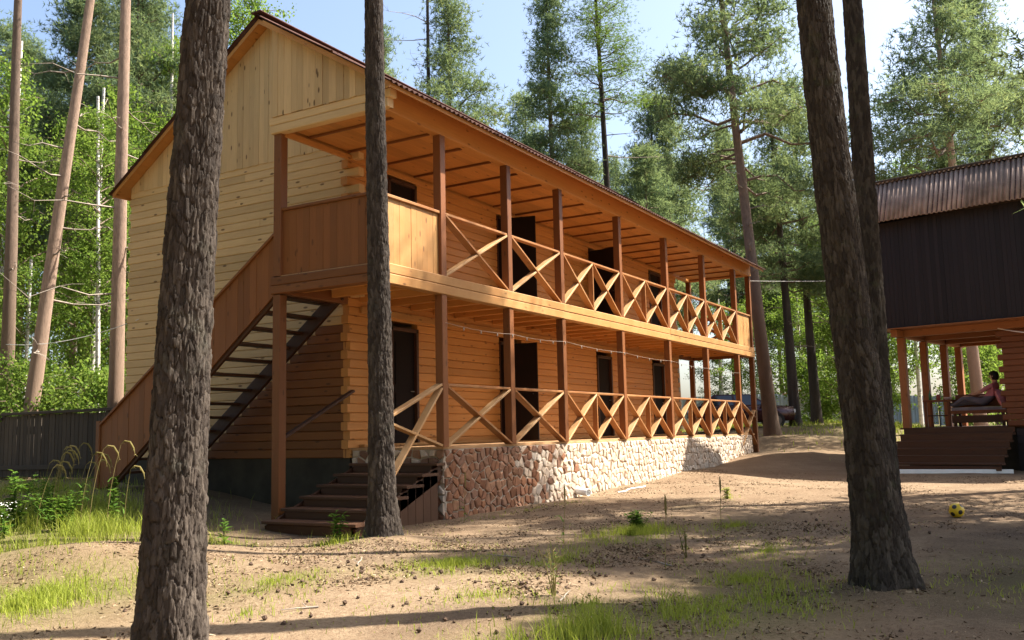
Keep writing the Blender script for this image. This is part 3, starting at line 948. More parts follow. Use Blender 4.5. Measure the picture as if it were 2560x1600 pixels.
def pine_crown(seed, H_=9.0, R_=2.2, nb=58, dens=1.0, shape='pine', clump=.36, tl=.20, tw=.016):
    rng = np.random.default_rng(seed); rr = random.Random(seed)
    limbs = Bag(); cent, ax, tint = [], [], []
    for i in range(nb):
        t = (i + rr.random()) / nb                  # 0 bottom .. 1 top
        if shape == 'pine': prof = (.45 + .75 * math.sin(math.pi * min(1, t * 1.25 + .18))) * (1 - t ** 2.2) + .12
        elif shape == 'spire': prof = (1 - t) ** .85 * (1.0 if t > .12 else .7) + .06
        else: prof = (1 - t) ** .6 * .9 + .1
        L = R_ * prof * rr.uniform(.65, 1.2)
        if t < .25 and rr.random() < .25: continue
        z = t * H_; a = rr.uniform(0, 2 * math.pi)
        rise = (-.15 + .75 * t) * L if shape != 'spire' else (-.22 + .45 * t) * L
        pts = []
        for k in range(5):
            u = k / 4
            pts.append(Vector((math.cos(a) * L * u, math.sin(a) * L * u, z + rise * u + L * .10 * math.sin(u * 3.1) * rr.uniform(-1, 1.4))))
        r0 = .018 + .014 * L
        limbs.tube(pts, [r0, r0 * .8, r0 * .6, r0 * .4, r0 * .15], 4)
        nc = max(3, int(4.2 * L * dens))
        for c in range(nc):
            u = rr.uniform(.28, 1.05) ** .7
            f = min(u * 4, 3.999); k = int(f); p = pts[k].lerp(pts[k + 1], f - k)
            sd = Vector((-math.sin(a), math.cos(a), 0)) * rr.uniform(-.42, .42) * L * (1.15 - .5 * u)
            p2 = p + sd + Vector((0, 0, rr.uniform(-.05, .18)))
            if sd.length > .2: limbs.tube([p, p.lerp(p2, .6) + Vector((0, 0, .03)), p2], [r0 * .3, r0 * .2, .004], 3)
            m = int(rr.uniform(18, 31) * dens)
            cs = rng.normal(0, 1, (m, 3)) * np.array((clump, clump, clump * .42)) + np.array(p2)
            cent.append(cs); ax.append(np.tile(np.array((math.cos(a) * .5, math.sin(a) * .5, .7)), (m, 1)))
            tt = min(1, max(0, rr.gauss(.42, .24)))
            tint.append(np.clip(tt + rng.normal(0, .12, m), 0, 1))
    C_ = np.concatenate(cent); A = np.concatenate(ax); T = np.concatenate(tint)
    V, idx = tuft_tris(C_, A, 6, tl, tw, rng)
    fol = mesh_np('needles', V, np.arange(len(V)).reshape(-1, 3), {'tint': T[idx]})
    return fol, limbs

def birch_crown(seed, H_=8.0, R_=2.0, nb=48, leaf=.085, n=1.0):
    rng = np.random.default_rng(seed); rr = random.Random(seed)
    limbs = Bag(); cent, tint = [], []
    for i in range(nb):
        t = (i + rr.random()) / nb
        prof = math.sin(math.pi * (t * .86 + .1)) ** .7
        L = R_ * prof * rr.uniform(.6, 1.2); a = rr.uniform(0, 2 * math.pi); z = t * H_ * .9
        pts = [Vector((math.cos(a) * L * u, math.sin(a) * L * u, z + L * (.9 * u - .55 * u * u))) for u in (0, .25, .5, .75, 1)]
        r0 = .008 + .010 * L
        limbs.tube(pts, [r0, r0 * .8, r0 * .6, r0 * .4, r0 * .2], 4)
        for s in range(int((5 + 4 * L) * n)):
            u = rr.uniform(.2, 1); f = min(u * 4, 3.999); k = int(f); p = pts[k].lerp(pts[k + 1], f - k)
            q = p + Vector((rr.uniform(-.55, .55), rr.uniform(-.55, .55), rr.uniform(-.75, .2)))
            m = int(rr.uniform(16, 34)); uu = rng.random((m, 1))
            cs = np.array(p) * (1 - uu) + np.array(q) * uu + rng.normal(0, .10, (m, 3))
            cent.append(cs); tt = min(1, max(0, rr.gauss(.45, .25)))
            tint.append(np.clip(tt + rng.normal(0, .15, m), 0, 1))
    C_ = np.concatenate(cent); T = np.concatenate(tint)
    V = leaf_quads(C_, leaf, rng)
    fol = mesh_np('leaves', V, np.arange(len(V)).reshape(-1, 4), {'tint': np.repeat(T, 4)})
    return fol, limbs

def bag_mesh(b, name='limbs'):
    me = bpy.data.meshes.new(name)
    me.from_pydata(np.concatenate(b.V).tolist(), [], b.F); me.update()
    return me

CROWN = {}
for i in range(4):
    f_, l_ = pine_crown(100 + i, 9, 2.3 if i % 2 == 0 else 1.95, 62, 1.0, 'pine')
    CROWN['pine%d' % i] = (f_, bag_mesh(l_), 'needle', 9)
for i in range(2):
    f_, l_ = pine_crown(200 + i, 11, 2.1, 90, 1.0, 'spire', .3)
    CROWN['spire%d' % i] = (f_, bag_mesh(l_), 'needle', 11)
f_, l_ = pine_crown(300, 9, 2.1, 70, .95, 'larch', .34, .12, .012); CROWN['larch0'] = (f_, bag_mesh(l_), 'larch', 9)
f_, l_ = pine_crown(310, 10, 2.4, 56, .33, 'pine', .30, .15, .010); CROWN['thin0'] = (f_, bag_mesh(l_), 'needle', 10)
f_, l_ = pine_crown(320, 6, 1.5, 40, 1.1, 'spire', .26); CROWN['young0'] = (f_, bag_mesh(l_), 'needle', 6)
for i in range(3):
    f_, l_ = birch_crown(400 + i, 9, 2.1, 52); CROWN['birch%d' % i] = (f_, bag_mesh(l_), 'birchleaf', 9)
f_, l_ = birch_crown(410, 3.2, 1.5, 40, .075, 1.0); CROWN['bush0'] = (f_, bag_mesh(l_), 'birchleaf', 3.2)
f_, l_ = birch_crown(411, 2.6, 1.3, 34, .08, 1.0); CROWN['bush1'] = (f_, bag_mesh(l_), 'birchleaf', 2.6)

def trunk_mesh(base, top, r0, r1, seed, n=12, rings=16, flare=.35, wob=.04):
    rng = random.Random(seed)
    b, t = Vector(base), Vector(top); Hh = (t - b).length
    V, T = [], []; ph = [rng.uniform(0, 6.3) for _ in range(4)]
    for i in range(rings + 1):
        u = i / rings; uu = u ** 1.25
        c = (t - b) * uu + Vector((math.sin(uu * 5 + ph[0]), math.cos(uu * 4 + ph[1]), 0)) * wob * Hh * .02 * math.sin(uu * math.pi)
        z = uu * Hh
        r = r0 + (r1 - r0) * uu + r0 * flare * math.exp(-z / .35)
        for k in range(n):
            a = 2 * math.pi * k / n
            rr_ = r * (1 + .06 * math.sin(3 * a + ph[2] + z * .7) + .03 * rng.uniform(-1, 1))
            V.append((c.x + math.cos(a) * rr_, c.y + math.sin(a) * rr_, c.z)); T.append(rng.random())
    I = np.arange((rings + 1) * n).reshape(rings + 1, n); J = np.roll(I, -1, 1)
    F = np.stack([I[:-1], J[:-1], J[1:], I[1:]], -1).reshape(-1, 4)
    return mesh_np('trunk', V, F, {'tint': T}, smooth=True)

def dead_limbs(axis_f, zlist, L, seed, r=.03, droop=-.15):
    rr = random.Random(seed); bags = []
    for z in zlist:
        b = Bag(); bags.append(b)
        p = axis_f(z); a = rr.uniform(0, 6.28); l = L * rr.uniform(.5, 1.2); pts = [p]
        for k in range(1, 5):
            u = k / 4
            pts.append(p + Vector((math.cos(a) * l * u, math.sin(a) * l * u, l * (droop * u + .25 * u * u * rr.uniform(-.3, 1)) + rr.uniform(-.06, .06))))
        b.tube(pts, [r, r * .75, r * .5, r * .35, r * .12], 4)
        for k in range(1, 5):
            for _ in range(2):
                q = pts[k] + Vector((rr.uniform(-.5, .5), rr.uniform(-.5, .5), rr.uniform(-.25, .3))) * l * .35
                b.tube([pts[k], pts[k].lerp(q, .5) + Vector((0, 0, .03)), q], [r * .3, r * .2, .003], 3)
    return bags

_tn = [0]
def tree(name, label, base, upper, Htot, r0, crown, cz, cs, bark='pine_bark', cat='tree', group=None, r1=.04, dead=None, rings=16, sx=1.0, flare=.35, cz2=None):
    """base / upper fix the axis; Htot trunk length; crown starts at height cz (metres above base) with scale cs"""
    _tn[0] += 1
    seed = _tn[0] * 13
    base = Vector(base); ax_ = (Vector(upper) - base).normalized()
    base = Vector((base.x, base.y, min(base.z, g1(base.x, base.y)) - .12))
    root = empty(name, base); tag(root, label, cat, group)
    t = mobj('trunk', trunk_mesh((0, 0, 0), ax_ * Htot, r0, r1, seed, rings=rings, flare=flare), MT[bark], root)
    if crown:
        f_, l_, m_, h_ = CROWN[crown]
        z = cz; rot = random.uniform(0, 6.28)
        for nm, me_, mm in (('crown', f_, MT[m_]), ('branches', l_, MT['limb'])):
            o = mobj(nm, me_, mm, root); o['kind'] = 'stuff'
            o.location = ax_ * z; o.scale = (cs * sx, cs * sx, (Htot - cz + .3) / h_ if cz2 is None else cz2); o.rotation_euler = (0, 0, rot)
    if dead:
        for b in dead_limbs(lambda zz: ax_ * zz, dead[0], dead[1], seed + 1, dead[2], dead[3]):
            b.build('dead_branch', MT['deadlimb'], root)
    return root

# --- hero trunks with plated bark in relief
def hero_trunk(name, label, base, upper, prof, Htot, nth, dz, mat, seed, plate=(.085, .22), depth=.028, crown=None):
    """prof: list of (height, radius); plates are cells of a stretched, jittered lattice wrapped round the trunk"""
    rng = np.random.default_rng(seed)
    base = Vector(base); ax_ = (Vector(upper) - base).normalized()
    base = Vector((base.x, base.y, g1(base.x, base.y) - .15))
    zs = np.arange(0, 8.5, dz)
    zs = np.concatenate([zs, np.linspace(8.5, Htot, 24)])
    th = np.linspace(0, 2 * math.pi, nth, endpoint=False)
    TH, Z = np.meshgrid(th, zs, indexing='xy')           # rows z
    R0 = np.interp(Z, [p[0] for p in prof], [p[1] for p in prof])
    R0 = R0 * (1 + .05 * np.sin(3 * TH + seed + Z * .5) + .03 * np.sin(5 * TH + 2 * seed - Z * .9))
    R0 = R0 + .075 * np.exp(-Z / .30) * (1 + .8 * np.sin(4 * TH + seed))
    rm = np.mean([p[1] for p in prof[:3]])
    ncell = max(8, int(round(2 * math.pi * rm / plate[0])))
    U = TH / (2 * math.pi) * ncell
    W = Z / plate[1]
    # domain warp so that the plates run unevenly
    wu = (fbm(np.cos(TH) * 2.3 + 5 + Z * .2, np.sin(TH) * 2.3 + Z * 2.6, 3) - .47) * 2.0
    U2 = U + wu; W2 = W + (fbm(np.cos(TH) * 3.1 + 40, np.sin(TH) * 3.1 + Z * 1.3 + 20, 3) - .47) * 1.6
    jx = rng.random((ncell, 400)); jy = rng.random((ncell, 400)); idr = rng.random((ncell, 400)); hgt = rng.random((ncell, 400))
    U2 = U2 + (fbm(U * 2.1 + 11, Z * 17, 3) - .45) * .55; W2 = W2 + (fbm(U * 2.4 + 31, Z * 13 + 5, 3) - .45) * .7
    cu = np.floor(U2).astype(int); cw = np.floor(W2).astype(int)
    f1 = np.full(U2.shape, 9.); f2 = np.full(U2.shape, 9.); idv = np.zeros(U2.shape); hv = np.zeros(U2.shape)
    for du in (-1, 0, 1):
        for dw in (-1, 0, 1):
            a = cu + du; b = cw + dw
            px = a + .1 + .8 * jx[a % ncell, b % 400]; py = b + .1 + .8 * jy[a % ncell, b % 400]
            d = np.hypot(U2 - px, W2 - py)
            new = d < f1
            f2 = np.where(new, f1, np.minimum(f2, d))
            idv = np.where(new, idr[a % ncell, b % 400], idv); hv = np.where(new, hgt[a % ncell, b % 400], hv)
            f1 = np.where(new, d, f1)
    edge = np.clip((f2 - f1) / .13, 0, 1)
    edge = edge * edge * (3 - 2 * edge)
    fine = 1.6 * (fbm(U * 1.7 + 3, Z * 14, 5) - .47) + 1.2 * (np.abs(fbm(U * 1.1 + 60, Z * 6, 4) - .47) * 2 - .25)
    fade = np.clip(1.15 - Z / 16, .25, 1)
    Rr = R0 + fade * (depth * 1.15 * (edge - .7) * (.4 + .9 * hv) + .022 * fine * depth / .028 + .008 * (hv - .5))
    wob = .03
    cxv = wob * np.sin(Z * .7 + seed); cyv = wob * np.cos(Z * .55 + seed * 2)
    X = ax_.x / ax_.z * Z + np.cos(TH) * Rr + cxv - wob * math.sin(seed); Y = ax_.y / ax_.z * Z + np.sin(TH) * Rr + cyv - wob * math.cos(seed * 2)
    I = np.arange(X.size).reshape(X.shape); J = np.roll(I, -1, 1)
    F = np.stack([I[:-1], J[:-1], J[1:], I[1:]], -1).reshape(-1, 4)
    me_ = mesh_np('trunk', np.stack([X, Y, Z], -1).reshape(-1, 3), F, {'tint': (idv * .9 + .05).ravel()}, smooth=True)
    root = empty(name, base); tag(root, label, 'tree')
    mobj('trunk', me_, MT[mat], root)
    if crown:
        key, cz, cs = crown
        f_, l_, m_, h_ = CROWN[key]
        for nm, mm, mt_ in (('crown', f_, MT[m_]), ('branches', l_, MT['limb'])):
            o = mobj(nm, mm, mt_, root); o['kind'] = 'stuff'; o.location = (ax_.x / ax_.z * cz, ax_.y / ax_.z * cz, cz); o.scale = (cs, cs, (Htot - cz + .4) / h_)
    return root

hero_trunk('pine_tree', 'massive dark pine trunk nearest the camera, in front of the gable', (-8.68, -4.01, -1.29), (-8.60, -4.14, 3.01),
           [(0, .205), (.6, .185), (1.4, .166), (3, .143), (4.6, .128), (9, .115), (19, .04)], 19, 260, .0100, 'hero_bark', 3, (.032, .10), .015, ('thin0', 12.5, .9))
hero_trunk('pine_tree', 'slim pine trunk standing before the veranda corner and the front steps', (-2.90, -1.06, -1.19), (-2.93, -1.0, 6.14),
           [(0, .185), (.6, .165), (2, .150), (5, .132), (8, .115), (18, .04)], 18, 170, .015, 'hero_bark', 5, (.034, .10), .015, ('thin0', 12.0, .8))
hero_trunk('pine_tree', 'thick leaning pine trunk in the right foreground, shaded at its foot', (-3.55, -7.21, -1.3), (-3.67, -7.01, 4.25),
           [(0, .25), (.5, .215), (1.5, .188), (3, .170), (5.5, .155), (9, .14), (20, .05)], 20, 230, .0115, 'hero_bark_mossy', 8, (.036, .11), .016, ('thin0', 14.0, .8))
hero_trunk('pine_tree', 'second narrower pine trunk close behind the right foreground trunk', (.73, -6.61, -1.2), (.71, -6.57, 6.15),
           [(0, .19), (.6, .165), (2, .15), (5, .14), (8, .12), (18, .04)], 18, 130, .020, 'hero_bark_mossy', 12, (.04, .11), .016, ('thin0', 14, .65))

# --- pines left of the house
tree('pine_tree', 'mossy pine with upright trunk at the far left edge', (1.64, 14.76, -.64), (1.57, 14.88, 12.2), 21, .19, 'thin0', 14, .9, 'pine_bark', dead=([4, 5.5, 7, 8.5, 9.4, 10.4], 1.8, .022, -.1))
tree('pine_tree', 'orange-barked pine leaning to the right above the grey fence', (.96, 12.96, -.64), (1.59, 11.88, 11.41), 21, .19, 'thin0', 14, .9, 'orange_bark', dead=([3.2, 4.5, 5.6, 6.3, 7.0, 7.6, 8.3, 9.0, 9.7, 10.4], 2.3, .028, -.12))
tree('pine_tree', 'straight pinkish pine trunk rising behind the left eave of the log house', (1.85, 10.75, -.62), (1.85, 10.76, 11.13), 22, .19, 'thin0', 14, .95, 'orange_bark', dead=([4.5, 5.6, 6.6, 7.4, 8.0, 8.6, 9.2, 9.9, 10.5], 2.4, .026, -.1), r1=.06)
tree('birch_tree', 'thin white birch stem between the pines beyond the grey fence', (4.14, 14.49, -.68), (4.04, 14.66, 6.02), 11, .075, 'birch1', 5.2, .75, 'birch_bark', cz2=.65, flare=.15)
LB = [('birch_tree', 'leafy birch behind the mossy pine at the left edge', (3.2, 17.6), 13, .09, 'birch0', 1.6, 1.15),
      ('birch_tree', 'broad birch with bright leaves behind the leaning orange pine', (5.2, 16.4), 12, .10, 'birch2', 1.4, 1.1),
      ('birch_tree', 'tall birch with hanging leaves left of the pinkish pine trunk', (7.5, 18.5), 14, .11, 'birch1', 2.0, 1.2),
      ('birch_tree', 'dense birch between the thin white stem and the house corner', (8.2, 15.5), 11, .09, 'birch0', 1.2, 1.0),
      ('birch_tree', 'birch crown peeping past the big trunk beside the roof ridge', (15.5, 20.8), 21.5, .14, 'birch2', 9, 1.3),
      ('birch_tree', 'young birch low behind the left end of the grey fence', (2.6, 15.6), 6, .05, 'birch1', .7, .75)]
for nm, lb, (x, y), h, r, cr, cz, cs in LB:
    tree(nm, lb, (x, y, 0), (x + .1, y, 10), h, r, cr, cz, cs, 'birch_bark', flare=.15)
# --- pines behind the roof
tree('pine_tree', 'narrow blue-green pine seen above the roof just right of the slim trunk', (18.03, 11.91, -.52), (18.02, 11.92, 18.1), 18.6, .20, 'pine1', 9.8, .98, 'pine_bark', sx=1.0)
tree('larch_tree', 'bare dead larch with a grey stem in front of the narrow blue-green pine', (17.2, 12.4, -.5), (17.25, 12.42, 18.1), 22, .15, None, 0, 1, 'grey_bark', dead=([13.5, 15.0, 16.2, 16.9, 17.6, 18.3, 19.2, 20.1, 21], 2.6, .022, .02))
tree('pine_tree', 'dense tapering pine in the middle above the roof', (22.95, 9.62, -.39), (22.82, 9.84, 19.51), 20.2, .22, 'spire0', 8.2, 1.0, 'pine_bark')
tree('larch_tree', 'tall larch with dark bare stem and pale green upper foliage above the roof', (24.0, 7.4, -.3), (23.75, 7.8, 19), 24, .21, 'larch0', 14.2, 1.05, 'grey_bark', dead=([11.8, 12.6, 13.5, 14.6, 15.8, 17, 18, 19], 3.2, .03, -.12), cz2=.72)
tree('pine_tree', 'small green pine low between the larch and the tall pine above the eave', (27.5, 7.3, 0), (27.5, 7.3, 10), 13.2, .15, 'young0', 6.8, 1.15, 'pine_bark')
tree('pine_tree', 'tall open-crowned pine with a pale leaning trunk beyond the veranda end', (21.81, .47, -.12), (21.31, 1.32, 15.6), 20.5, .27, 'pine2', 9.2, 1.12, 'pine_bark', r1=.06, dead=([6.2, 7.0, 7.9, 8.6, 9.4], 2.4, .03, .0))
tree('pine_tree', 'dark-stemmed pine right of the veranda end, left of a pair', (27.35, .94, .22), (27.22, 1.17, 10.33), 14.5, .24, 'pine3', 5.8, .95, 'grey_bark', dead=([3.5, 4.4, 5.2], 1.8, .025, -.1))
tree('pine_tree', 'dark-stemmed pine right of the veranda end, right of a pair', (29.82, .64, .29), (29.75, .77, 9.84), 13.6, .24, 'pine0', 6.2, .9, 'grey_bark', dead=([3.6, 4.6, 5.5], 1.6, .025, -.1))
tree('pine_tree', 'large spreading pine rising behind the roof of the dark hut', (26.56, -6.05, -.25), (26.33, -5.66, 15.94), 18.8, .24, 'pine0', 8.6, 1.15, 'orange_bark', r1=.06)
tree('pine_tree', 'grey-stemmed pine right of the spreading pine behind the dark hut', (31.65, -7.09, -.29), (31.45, -6.74, 16.67), 19.0, .22, 'pine3', 10.5, 1.05, 'grey_bark')
RB = [('birch_tree', 'leafy birch beside the dark pine pair beyond the veranda end', (33.0, .2), 11.5, .10, 'birch0', .8, 1.2),
      ('birch_tree', 'birch showing between the two right foreground trunks and the hut', (29.5, -2.2), 11, .09, 'birch2', 1.0, 1.15),
      ('birch_tree', 'low birch behind the open porch of the dark hut', (31.5, -5.6), 8, .08, 'birch1', .8, 1.0),
      ('birch_tree', 'tall birch left of the spreading pine behind the hut', (35.0, -3.0), 14, .10, 'birch1', 2.5, 1.2),
      ('birch_tree', 'bright green birch far beyond the end of the yard', (44.0, 4.5), 9, .10, 'birch0', 1.6, 1.15)]
for nm, lb, (x, y), h, r, cr, cz, cs in RB:
    tree(nm, lb, (x, y, 0), (x + .1, y, 10), h, r, cr, cz, cs, 'birch_bark', flare=.15)
# --- forest behind, individuals of a few kinds
rf = random.Random(21)
def forest(n, region, label, group, kinds, hr, czr, bark, name):
    k = 0
    while k < n:
        x, y = region(rf)
        h = rf.uniform(*hr); cz = h * rf.uniform(*czr)
        tree(name, label, (x, y, 0), (x + rf.uniform(-.2, .2), y + rf.uniform(-.2, .2), 12), h, rf.uniform(.12, .2), rf.choice(kinds), cz, rf.uniform(.85, 1.2), bark, group=group, rings=8)
        k += 1
forest(20, lambda r: (r.uniform(6, 28), r.uniform(22, 44)), 'distant pine in the wood left of the log house', 'pines in the left wood', ['pine0', 'pine1', 'pine3', 'pine2'], (18, 24), (.35, .6), 'pine_bark', 'pine_tree')
forest(9, lambda r: (r.uniform(4, 20), r.uniform(19, 34)), 'distant birch in the wood left of the log house', 'birches in the left wood', ['birch0', 'birch1', 'birch2'], (11, 18), (.1, .25), 'birch_bark', 'birch_tree')
forest(20, lambda r: (r.uniform(32, 60), r.uniform(8, 30)), 'distant pine in the wood behind the log house', 'pines behind the log house', ['pine0', 'pine1', 'spire1', 'spire0', 'pine2'], (15, 21), (.3, .5), 'pine_bark', 'pine_tree')
forest(16, lambda r: (r.uniform(40, 72), r.uniform(-16, 9)), 'distant pine in the wood beyond the yard end', 'pines beyond the yard end', ['pine0', 'pine2', 'spire1', 'pine3'], (13, 18), (.25, .45), 'pine_bark', 'pine_tree')
forest(9, lambda r: (r.uniform(38, 62), r.uniform(-14, 9)), 'distant birch in the wood beyond the yard end', 'birches beyond the yard end', ['birch0', 'birch1', 'birch2'], (7, 11), (.06, .15), 'birch_bark', 'birch_tree')
# --- pines outside the picture on the sunny side; their crowns throw the dappled shade on the yard
SH = [((.82, -13.03), 12.6, 5.5, 1.25, 'spire0', 'low dense pine outside the right edge, nearest the camera'), ((3.74, -13.65), 13.2, 5.0, 1.4, 'spire1', 'low broad pine outside the right edge, behind the nearest one'),
      ((5.74, -10.15), 15.2, 8.3, .95, 'thin0', 'thin young pine outside the right edge between hut and camera'), ((8.6, -9.15), 19.5, 12, 1.1, 'pine1', 'tall thin pine just outside the right edge beside the hut'),
      ((7.53, -12.0), 13.2, 4.5, 1.3, 'pine3', 'stout pine outside the right edge before the hut'), ((-.81, -12.8), 9.6, 4.0, 1.1, 'spire1', 'slender low pine outside the right edge, close to the camera'), ((4.0, -11.2), 14.5, 8.2, .8, 'pine3', 'high-crowned pine outside the right edge, opposite the slim trunk')]
for (x, y), h, cz, cs, cr, lb in SH:
    tree('pine_tree', lb, (x, y, 0), (x, y, 10), h, .2, cr, cz, cs, 'pine_bark', group='shade pines along the yard')

# --- the wood goes on behind the camera and to its left
forest(26, lambda r: (r.uniform(-40, -21), r.uniform(-30, 26)), 'pine in the wood behind the camera', 'pines behind the camera', ['pine0', 'pine1', 'pine2', 'pine3'], (17, 23), (.25, .45), 'pine_bark', 'pine_tree')
forest(12, lambda r: (r.uniform(-24, -9), r.uniform(9, 26)), 'pine in the wood left of the yard', 'pines left of the yard', ['pine0', 'pine1', 'pine3'], (16, 21), (.25, .45), 'pine_bark', 'pine_tree')

NL = [((-15.5, .5), 'unseen pine added just outside the left edge, beside the camera'), ((-13.2, 4.2), 'unseen pine added just outside the left edge, before the weeds'), ((-18.5, -5.5), 'unseen pine added behind the camera, on its left'), ((-11.2, 8.5), 'unseen pine added outside the left edge, beyond the weeds')]  # added out of view to keep sky light off the nearest trunk
for (x, y), lb in NL: tree('pine_tree', lb, (x, y, 0), (x, y, 10), 13, .2, 'spire0', 2.0, 1.5, 'pine_bark')

# --- shrubs
SB = [('green bush low behind the grey fence at the far left', (1.6, 13.6), 'bush0', 1.0), ('green bush behind the grey fence below the leaning pine', (2.4, 12.4), 'bush1', 1.1),
      ('green bush behind the fence beside the pinkish pine trunk', (3.0, 11.0), 'bush0', .9),
      ('leafy bush at the edge of the wood behind the hut porch', (29.0, -6.0), 'bush0', 1.2), ('leafy bush beyond the dark pine pair', (33.5, 1.6), 'bush1', 1.4)]
for lb, (x, y), cr, s in SB:
    root = empty('bush', (x, y, g1(x, y) - .05)); tag(root, lb, 'bush')
    f_, l_, m_, h_ = CROWN[cr]
    for nm, mm, mt_ in (('leaves', f_, MT[m_]), ('stems', l_, MT['limb'])):
        o = mobj(nm, mm, mt_, root); o['kind'] = 'stuff'; o.scale = (s, s, s); o.rotation_euler = (0, 0, random.uniform(0, 6))

# ------------------------------------------------------------------ dark hut on the right
HS = .969
HO = Vector((15.55, -4.79, 0.01)); HR = math.atan2(-.9795, -.2016)
hut = empty('wooden_hut', HO, HR); hut.scale = (HS, HS, HS)
tag(hut, 'dark boarded hut with corrugated roof over an open porch, at the right edge', 'hut')
def ub(name, p, q, w, h, mat, c=.006, up=(0, 0, 1), parent=None): return beam(name, p, q, w, h, MT[mat], parent or hut, c, up)
HGZ = -1.07
# platform, steps
for k in range(9):
    ub('floor_board', (-.15, .3 + .62 * k + .3, .05), (6.4, .3 + .62 * k + .3, .05), .61, .05, 'step')
for k in range(5):
    z = .06 - (k + 1) * .19
    ub('step', (.0, -.02 - .31 * k, z), (2.95, -.02 - .31 * k, z), .34, .05, 'step')
    ub('riser', (.02, .14 - .31 * k, z + .095), (2.93, .14 - .31 * k, z + .095), .03, .15, 'step', up=(0, 0, 1))
ub('riser', (.02, .14 - .31 * 5, -1.0), (2.93, .14 - .31 * 5, -1.0), .03, .12, 'step')
bb = Bag(); bb.box((.05, .32, -1.6), (6.3, 5.6, .02)); bb.build('plinth', MT['concrete'], hut)
# porch posts with lapped beams
for (x, y) in ((.10, .22), (.10, 2.1), (.10, 4.0), (.10, 5.5), (2.85, 5.5)):
    ub('post', (x, y, .07), (x, y, 2.68), .20, .20, 'hutpost', .012)
ub('beam', (.1, -.35, 2.79), (.1, 5.9, 2.79), .18, .2, 'hutpost')
for y in (.22, 2.1, 4.0, 5.5): ub('beam', (.2, y, 2.80), (6.3, y, 2.80), .18, .2, 'hutpost')
for k in range(8): ub('ceiling_board', (-.3, -.3 + .78 * k + .1, 2.91), (6.4, -.3 + .78 * k + .1, 2.91), .77, .02, 'hutpost')
# log wall of the closed room
for k in range(17):
    z = .15 + k * .162
    if z > 2.62: break
    ub('log', (2.78 - (.12 if k % 2 else 0), .22, z), (6.3, .22, z), .17, .158, 'hutlog', .02)
    ub('log', (2.90, .32, z), (2.90, 5.6, z), .17, .158, 'hutlog', .02)
    ub('log', (6.3, .2, z), (6.3, 5.6, z), .17, .158, 'hutlog', .02)
    ub('log', (3.0, 5.5, z), (6.2, 5.5, z), .17, .158, 'hutlog', .02)
for k in range(6):
    ub('plinth_board', (2.98, .16, -1.1 + .2 * k), (6.3, .16, -1.1 + .2 * k), .03, .19, 'black')
# upper storey of vertical dark boards; a few open joints let light through
HX0, HX1, HZ0, HZ1 = -.50, 6.9, 2.93, 6.02
rh = random.Random(9)
def vboards(axis, a0, a1, fixed, zlo, zhif, step=.125):
    a = a0
    while a < a1 - .01:
        b = min(a + rh.uniform(step * .85, step * 1.15), a1)
        g = .0015 if rh.random() < .72 else .005
        z1 = zhif((a + b) / 2)
        zl_ = zlo + rh.uniform(-.015, .015)
        m = (a + b) / 2
        off = rh.uniform(-.004, .004)
        if axis == 'x': ub('wall_board', (m, fixed + off, zl_), (m, fixed + off, z1), b - a - g, .022, 'black', .003, up=(0, 1, 0))
        else: ub('wall_board', (fixed + off, m, zl_), (fixed + off, m, z1), b - a - g, .022, 'black', .003, up=(1, 0, 0))
        a = b
vboards('x', HX0, HX1, -.45, HZ0, lambda a: HZ1)
vboards('x', HX0, HX1, 6.1, HZ0, lambda a: HZ1, .3)
RP = [(-.80, 6.03), (-.28, 7.20), (2.825, 7.78), (5.93, 7.20), (6.45, 6.03)]      # gambrel roof profile
def zroof(y): return float(np.interp(y, [p[0] for p in RP], [p[1] for p in RP]))
vboards('y', -.43, 6.08, HX0 + .012, HZ0, lambda y: zroof(y) - .03, .14)
vboards('y', -.43, 6.08, HX1 - .012, HZ0, lambda y: zroof(y) - .03, .3)
ub('sill_beam', (HX0, -.40, 2.99), (HX1, -.40, 2.99), .08, .12, 'black')
# corrugated roof
s_lo, s_up = 1.17 / .52, .58 / 3.105
sh_lo = sheet_mesh(1.14, 1.33, s_lo, .030, .128); sh_up = sheet_mesh(1.14, 3.25, s_up, .030, .128)
for i in range(8):
    x = -.78 + i * 1.05; dz = .006 * (i % 2)
    for me_, yy, z in ((sh_lo, -.84, 6.0), (sh_up, -.36, 7.26)):
        o = mobj('roof_sheet', me_, MT['hutroof'], hut); o.location = (x, yy - dz, z + dz)
        o = mobj('roof_sheet', me_, MT['hutroof'], hut); o.location = (x + 1.14, 5.65 - yy + dz, z + dz); o.rotation_euler = (0, 0, math.pi)
for (a_, b_) in zip(RP[:-1], RP[1:]):
    nb2 = 4 if abs(b_[0] - a_[0]) < 1 else 8
    for k in range(nb2):
        u = (k + .5) / nb2; y = a_[0] + (b_[0] - a_[0]) * u; z = a_[1] + (b_[1] - a_[1]) * u
        ub('roof_board', (-.72, y, z - .02), (7.4, y, z - .02), math.hypot(b_[0] - a_[0], b_[1] - a_[1]) / nb2 - .01, .02, 'dark', .003, up=(0, -(b_[1] - a_[1]), b_[0] - a_[0]))
ub('ridge_board', (-.80, -.33, 7.30), (7.5, -.33, 7.30), .10, .05, 'grey_fence')
ub('ridge_cap', (-.8, 2.825, 7.92), (7.5, 2.825, 7.92), .24, .03, 'hutroof')
def hut_w(x, y, z):
    c, s = math.cos(HR), math.sin(HR)
    x *= HS; y *= HS
    return Vector((HO.x + x * c - y * s, HO.y + x * s + y * c, HO.z + z * HS))

